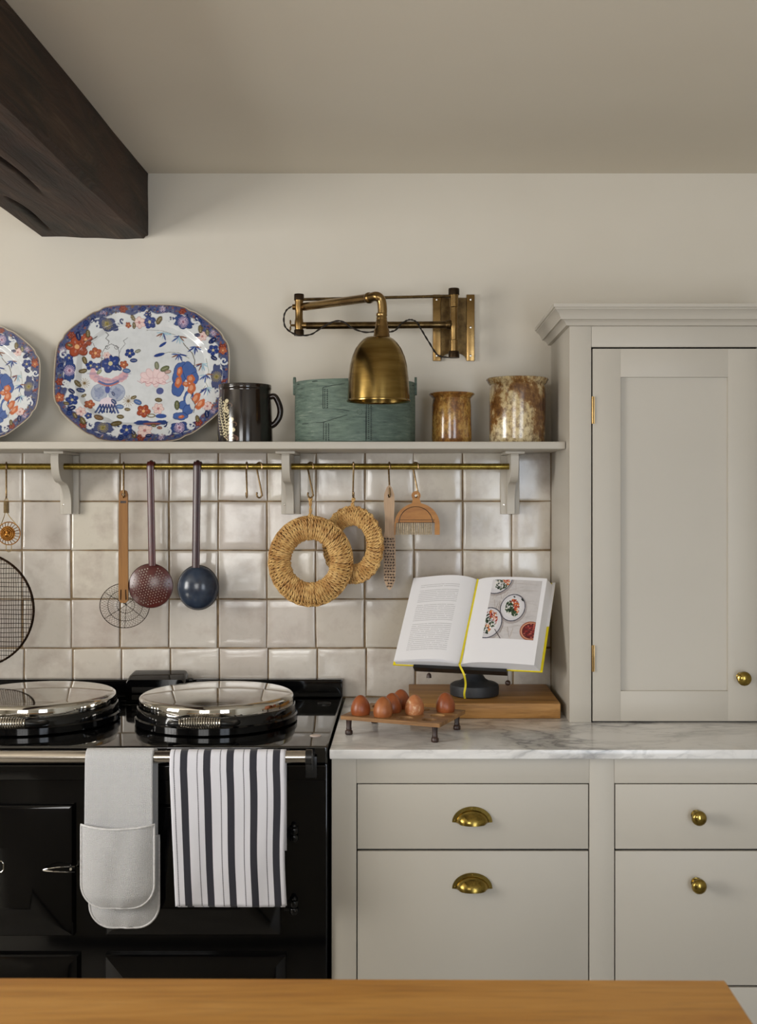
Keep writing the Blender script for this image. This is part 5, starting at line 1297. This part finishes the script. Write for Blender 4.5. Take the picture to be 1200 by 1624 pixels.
# egg tray
ORG = Vector((-.127, -(CAMD-2.527), 0)); u_ = Vector((.926, -.378, 0)).normalized(); v_ = Vector((.478, .878, 0)); v_ = Vector((.378, .926, 0)).normalized()
yaw = math.atan2(u_.y, u_.x)
t = thing('egg_tray', 'wooden egg tray on four dark turned legs beside the cooker', 'tray', (ORG.x, ORG.y, .9003), (0, 0, yaw))
TH0, TH1 = .035, .0435; a0, a1, b0, b1 = -.014, .222, -.014, .154
spots = [(.0205+.055*i, .018+.052*j) for i in range(4) for j in range(3)]
bm = nb()
es = loop_edges(bm, [(a0, b0, TH1), (a1, b0, TH1), (a1, b1, TH1), (a0, b1, TH1)])
for (a, b) in spots: es += loop_edges(bm, [(a+.0168*math.cos(q), b+.0168*math.sin(q), TH1) for q in np.linspace(0, 2*PI, 25)[:-1]])
r = bmesh.ops.triangle_fill(bm, use_beauty=True, edges=es, normal=(0, 0, 1)); fs = [f for f in r['geom'] if isinstance(f, bmesh.types.BMFace)]
ex = bmesh.ops.extrude_face_region(bm, geom=fs); bmesh.ops.translate(bm, verts=[v for v in ex['geom'] if isinstance(v, bmesh.types.BMVert)], vec=(0, 0, TH0-TH1))
obj('tray_board', bm, 'tray', t, smooth=False)
for (a, b) in ((0, 0), (.206, 0), (0, .142), (.206, .142)):
    bm = nb(); lathe(bm, [(.0075, 0), (.0085, .002), (.0082, .008), (.0060, .011), (.0066, .013), (.0056, .016), (.0062, .028), (.0072, TH0-.0003)], 18, (a, b, 0)); obj('leg', bm, 'dark_leg', t)
def egg(i, j, mat, label, tl=0):
    bm = nb(); s = 1.0
    pr = []
    for q in np.linspace(-PI/2, PI/2, 22):
        y = math.sin(q); rr = .0217*math.cos(q)*(1-.13*y); pr.append((max(rr, .0001), 0.0276*y*(1.08 if y > 0 else .95)))
    lathe(bm, pr, 28, cap=False); o = obj('egg', bm, mat, ang=180)
    p = Matrix.Rotation(yaw, 3, 'Z') @ Vector((spots[i*3+j][0], spots[i*3+j][1], 0))
    o.location = (ORG.x+p.x, ORG.y+p.y, .9003+TH1+.0135); o.rotation_euler = (tl, tl*.6, i)
    return tag(o, label, 'egg', 'brown eggs in the wooden tray')
egg(0, 0, 'eggr', 'reddish brown egg in front left corner of the tray, nearest the cooker')
egg(1, 0, 'egg', 'brown egg in the front row, second from the left', .05)
egg(1, 1, 'eggr', 'reddish egg in the middle row, partly behind the second egg')
egg(1, 2, 'eggr', 'furthest back egg, showing only its top')
egg(2, 1, 'eggm', 'egg with pale mottled patches on its shell', .04)
egg(3, 2, 'eggr', 'reddish egg on its own at the right end of the tray')

# book stand
PX, PY = (752-VX)*K(.18), -.18; z0 = .9374
t = thing('book_stand', 'black iron pedestal book stand on the oak board', 'stand', (PX, PY, z0))
bm = nb(); lathe(bm, [(.001, z0), (.056, z0), (.0605, z0+.003), (.0615, z0+.020), (.060, z0+.027), (.054, z0+.031), (.040, z0+.034), (.028, z0+.041), (.0205, z0+.052), (.0185, z0+.062), (.0185, z0+.070), (.024, z0+.074)], 56, (PX, PY, 0)); obj('pedestal', bm, 'castiron', t)
BYAW = math.radians(18); TH = math.radians(40)
BL = Vector((-.030, -(CAMD-2.78), 1.024)); ue = Vector((math.cos(BYAW), -math.sin(BYAW), 0))
back = Vector((math.sin(BYAW), math.cos(BYAW), 0)); ve = (back*math.sin(TH)+Vector((0, 0, math.cos(TH)))).normalized(); ne = ue.cross(ve).normalized()
if ne.y > 0: ne = -ne
def BP(u, v, n): return BL+ue*u+ve*v+ne*n       # book frame: u across, v up the page, n towards the reader
BW, BH = .366, .256; SP = .172
def bbox(bm, u0, u1, v0, v1, n0, n1):
    vs_ = [bm.verts.new(BP(u, v, n)) for u in (u0, u1) for v in (v0, v1) for n in (n0, n1)]
    for f in ((0, 1, 3, 2), (4, 6, 7, 5), (0, 4, 5, 1), (2, 3, 7, 6), (0, 2, 6, 4), (1, 5, 7, 3)): bm.faces.new([vs_[i] for i in f])
    return bm
bm = nb(); bbox(bm, .052, .285, -.0095, -.0010, -.020, -.002)
obj('ledge', bm, 'castblack', t)
bm = nb(); bbox(bm, .06, .255, -.0005, .15, -.020, -.016); obj('back_rest', bm, 'castblack', t)
bm = nb(); sweep(bm, [(PX, PY, z0+.068), BP(SP+.03, .01, -.020)], .014, 14); obj('neck', bm, 'castiron', t)
for (px, py, dep) in ((680, 1071, .24), (805, 1083, .26)):
    q = W(px, py, dep); top_ = Vector((q.x, q.y, W(px, 1062, dep).z+.004)); bm = nb(); sweep(bm, [q+Vector((0, 0, .004)), top_], .0005, 5)
    if px < 700: lathe(bm, [(.0062, -.006), (.0055, .002), (.0030, .005), (.001, .006)], 14, q)
    else: ball(bm, q, .0068, 12)
    obj('page_weight', bm, 'dark_leg', t)
# book
t = thing('cookbook', 'open yellow cookbook with text page and photo of salad plates', 'book', BP(SP, 0, 0))
for nm, u0, u1 in (('cover', -.004, SP-.004), ('cover', SP+.004, BW+.004)):
    bm = nb(); bbox(bm, u0, u1, -.0003, BH+.003, -.013, -.0095); obj(nm, bm, 'yellow', t)
bm = nb(); bbox(bm, SP-.0045, SP+.0045, -.0003, BH+.003, -.0155, -.0125); obj('spine', bm, 'yellow', t)
def lpage(s): return .0045+.021*math.sin(PI*min(1, s*1.0)**.72)*(1-.35*s)+.0015*s  # s from spine out, height of the left page
def rpage(s): return .0035+.0135*(1-math.exp(-s*9))+.004*math.sin(PI*s)
HL = BH-.004
def surf(side, lift=0, scale=1.0, u_end=1.0, vbot=0.0):
    def f(i, j):
        s = i*u_end if side > 0 else (1-i)*u_end
        u = SP+side*s*((BW-SP-.012) if side > 0 else SP-.002)
        h = (rpage(s) if side > 0 else lpage(s))*scale+lift
        return BP(u, .001+vbot+(HL-vbot)*j, h)
    return grid(f, 34, 12)
obj('text_page', surf(-1), 'text', t, ang=180, label='white page with small grey lines of text'); obj('picture_page', surf(1), 'page', t, ang=180)
# page blocks under the top sheets
for side in (-1, 1):
    bm = nb(); n = 30; A = []
    for i in range(n+1):
        s = i/n; u = SP+side*s*((BW-SP-.0125) if side > 0 else SP-.004); h = (rpage(s) if side > 0 else lpage(s)*.55-.001)-.0008
        uu = u; ex_ = .011*s if side > 0 else 0
        A.append([bm.verts.new(BP(uu+ex_, .0015, -.0093)), bm.verts.new(BP(uu, .0015, h)), bm.verts.new(BP(uu, HL-.0005, h)), bm.verts.new(BP(uu+ex_, HL-.0005, -.0093))])
    for a, b in zip(A, A[1:]):
        for k2 in range(4): bm.faces.new((a[k2], a[(k2+1) % 4], b[(k2+1) % 4], b[k2]))
    bm.faces.new(A[0]); bm.faces.new(A[-1][::-1]); obj('page_block', bm, 'paper', t)
for k2 in range(3): obj('loose_leaf', surf(-1, -.0008-.0006*k2, .9-.12*k2, 1.0-.006*k2), 'page', t, ang=180)
bm = nb(); bbox(bm, BW-.0035, BW+.0045, BH*.5, BH+.0035, -.0094, -.0086); obj('jacket_flap', bm, 'paper', t, label='cream strip of the jacket at the right edge')
# printed photograph: plates of salad on linen
def paint_photo():
    P = Paint(0, 0, 100, 108, 6, (196, 192, 192)); rnd = random.Random(4)
    for i in range(90): P.line([(rnd.uniform(0, 100), y0 := rnd.uniform(0, 108)), (rnd.uniform(0, 100), y0+rnd.uniform(-25, 25))], rnd.uniform(.5, 2.5), rnd.choice([(180, 176, 178), (206, 202, 200), (170, 160, 156)]), .25)
    for i in range(60): x, y = rnd.uniform(0, 60), rnd.uniform(20, 105); P.line([(x, y), (x+rnd.uniform(-6, 6), y+rnd.uniform(4, 18))], rnd.uniform(.5, 2), rnd.choice([(150, 132, 116), (110, 92, 78), (214, 206, 196)]), .4)
    for (cx0, cy0, r, seed) in ((50, 52, 25, 1), (6, 80, 28, 2), (8, -6, 33, 3)):
        P.ell(cx0+1.5, cy0+2, r+2, r+2, (120, 108, 104), al=.5); P.ell(cx0, cy0, r, r, (48, 50, 70)); P.ell(cx0, cy0, r-1.6, r-1.6, (208, 206, 210)); P.ell(cx0, cy0, r*.72, r*.72, (216, 214, 216))
    def salad(cx0, cy0, r, n):
        for i in range(n):
            a, q = rnd.uniform(0, 2*PI), r*math.sqrt(rnd.random()); x, y = cx0+q*math.cos(a), cy0+q*math.sin(a)
            cl = rnd.choice([(38, 62, 38), (52, 80, 46), (30, 44, 34)] if (x-cx0)+(cy0-y) < r*.3 else [(168, 52, 36), (196, 96, 40), (120, 30, 30), (210, 130, 60)])
            if rnd.random() < .12: cl = (226, 224, 214)
            P.ell(x, y, rnd.uniform(.9, 2.4), rnd.uniform(.7, 1.8), cl, rnd.uniform(0, 3))
    salad(49, 50, 13, 190); salad(56, 60, 7, 60); salad(8, 74, 16, 150); salad(4, 92, 9, 60); salad(20, 4, 15, 130)
    for x, y in ((50, 32), (66, 36), (68, 38)): P.ell(x, y, 2.2, 1.4, (26, 34, 30), .4)
    P.ell(92, 92, 21, 17, (150, 84, 62)); P.ell(92, 92, 19, 15, (206, 150, 120)); P.ell(93, 92, 17.5, 13.6, (96, 32, 34))
    for i in range(70): a, q = rnd.uniform(0, 2*PI), rnd.random()**.5; P.ell(93+16*q*math.cos(a), 92+12*q*math.sin(a), 1.6, 1.3, rnd.choice([(140, 44, 44), (84, 26, 34), (176, 90, 80)]))
    P.line([(22, 92), (36, 108)], 1.4, (52, 34, 30))
    return P
PF = paint_photo(); nu, nv = 210, 230
ii, jj = np.meshgrid(np.linspace(0, 1, nu), np.linspace(0, 1, nv), indexing='ij')
s0, s1, w0, w1 = .25, .94, .27, .965
X = np.empty_like(ii); Y = X.copy(); Z = X.copy()
for a in range(nu):
    s = s0+(s1-s0)*a/(nu-1); u = SP+s*(BW-SP-.012); h = rpage(s)+.0004
    p0, p1 = BP(u, .001+HL*w0, h), BP(u, .001+HL*w1, h)
    for q, M_ in enumerate((X, Y, Z)): M_[a] = np.linspace(p0[q], p1[q], nv)
C = PF.sample(ii*100, (1-jj)*108); L0 = t.location
obj('printed_photo', colour_mesh('printed_photo', X-L0.x, Y-L0.y, Z-L0.z, C), 'photo', t, fixn=False, ang=180, label='glossy photo of plates of green and red salad')
# ribbon
bm = nb(); rp = bez([BP(SP+.002, HL+.002, .007), BP(SP+.001, HL*.6, .0062), BP(SP, .10, .006), BP(SP, .01, .0085), BP(SP, -.004, .012), W(735.5, 1070, .30), W(738, 1085, .285), W(736, 1100, .28), W(737, 1108, .27)], 60)
sweep(bm, rp, 1, section=[(-.0024, -.0003), (.0024, -.0003), (.0024, .0003), (-.0024, .0003)], up=(0, -1, 0)); obj('ribbon', bm, 'ribbon', t)

# ================================================================ FOREGROUND ISLAND
yb_ = -(CAMD-1.245)
t = thing('kitchen_island', 'oak topped kitchen island in the foreground at the bottom of photo', 'island', (-.45, yb_-.4, 0))
bm = nb(); TB = .352
pl = [(-1.30, yb_+.010), (TB, yb_-.002), (TB-.003, yb_-.82), (-1.30, yb_-.81)]
prism(bm, pl, .868, .900, 'xy'); bmesh.ops.bevel(bm, geom=list(bm.edges), offset=.0015, segments=2, affect='EDGES'); obj('oak_top', bm, 'island', t)
obj('base', B(-1.24, .29, yb_-.76, yb_-.06, .06, .8677), 'paint', t); obj('plinth', B(-1.22, .27, yb_-.73, yb_-.09, .0005, .0598), 'dark', t)
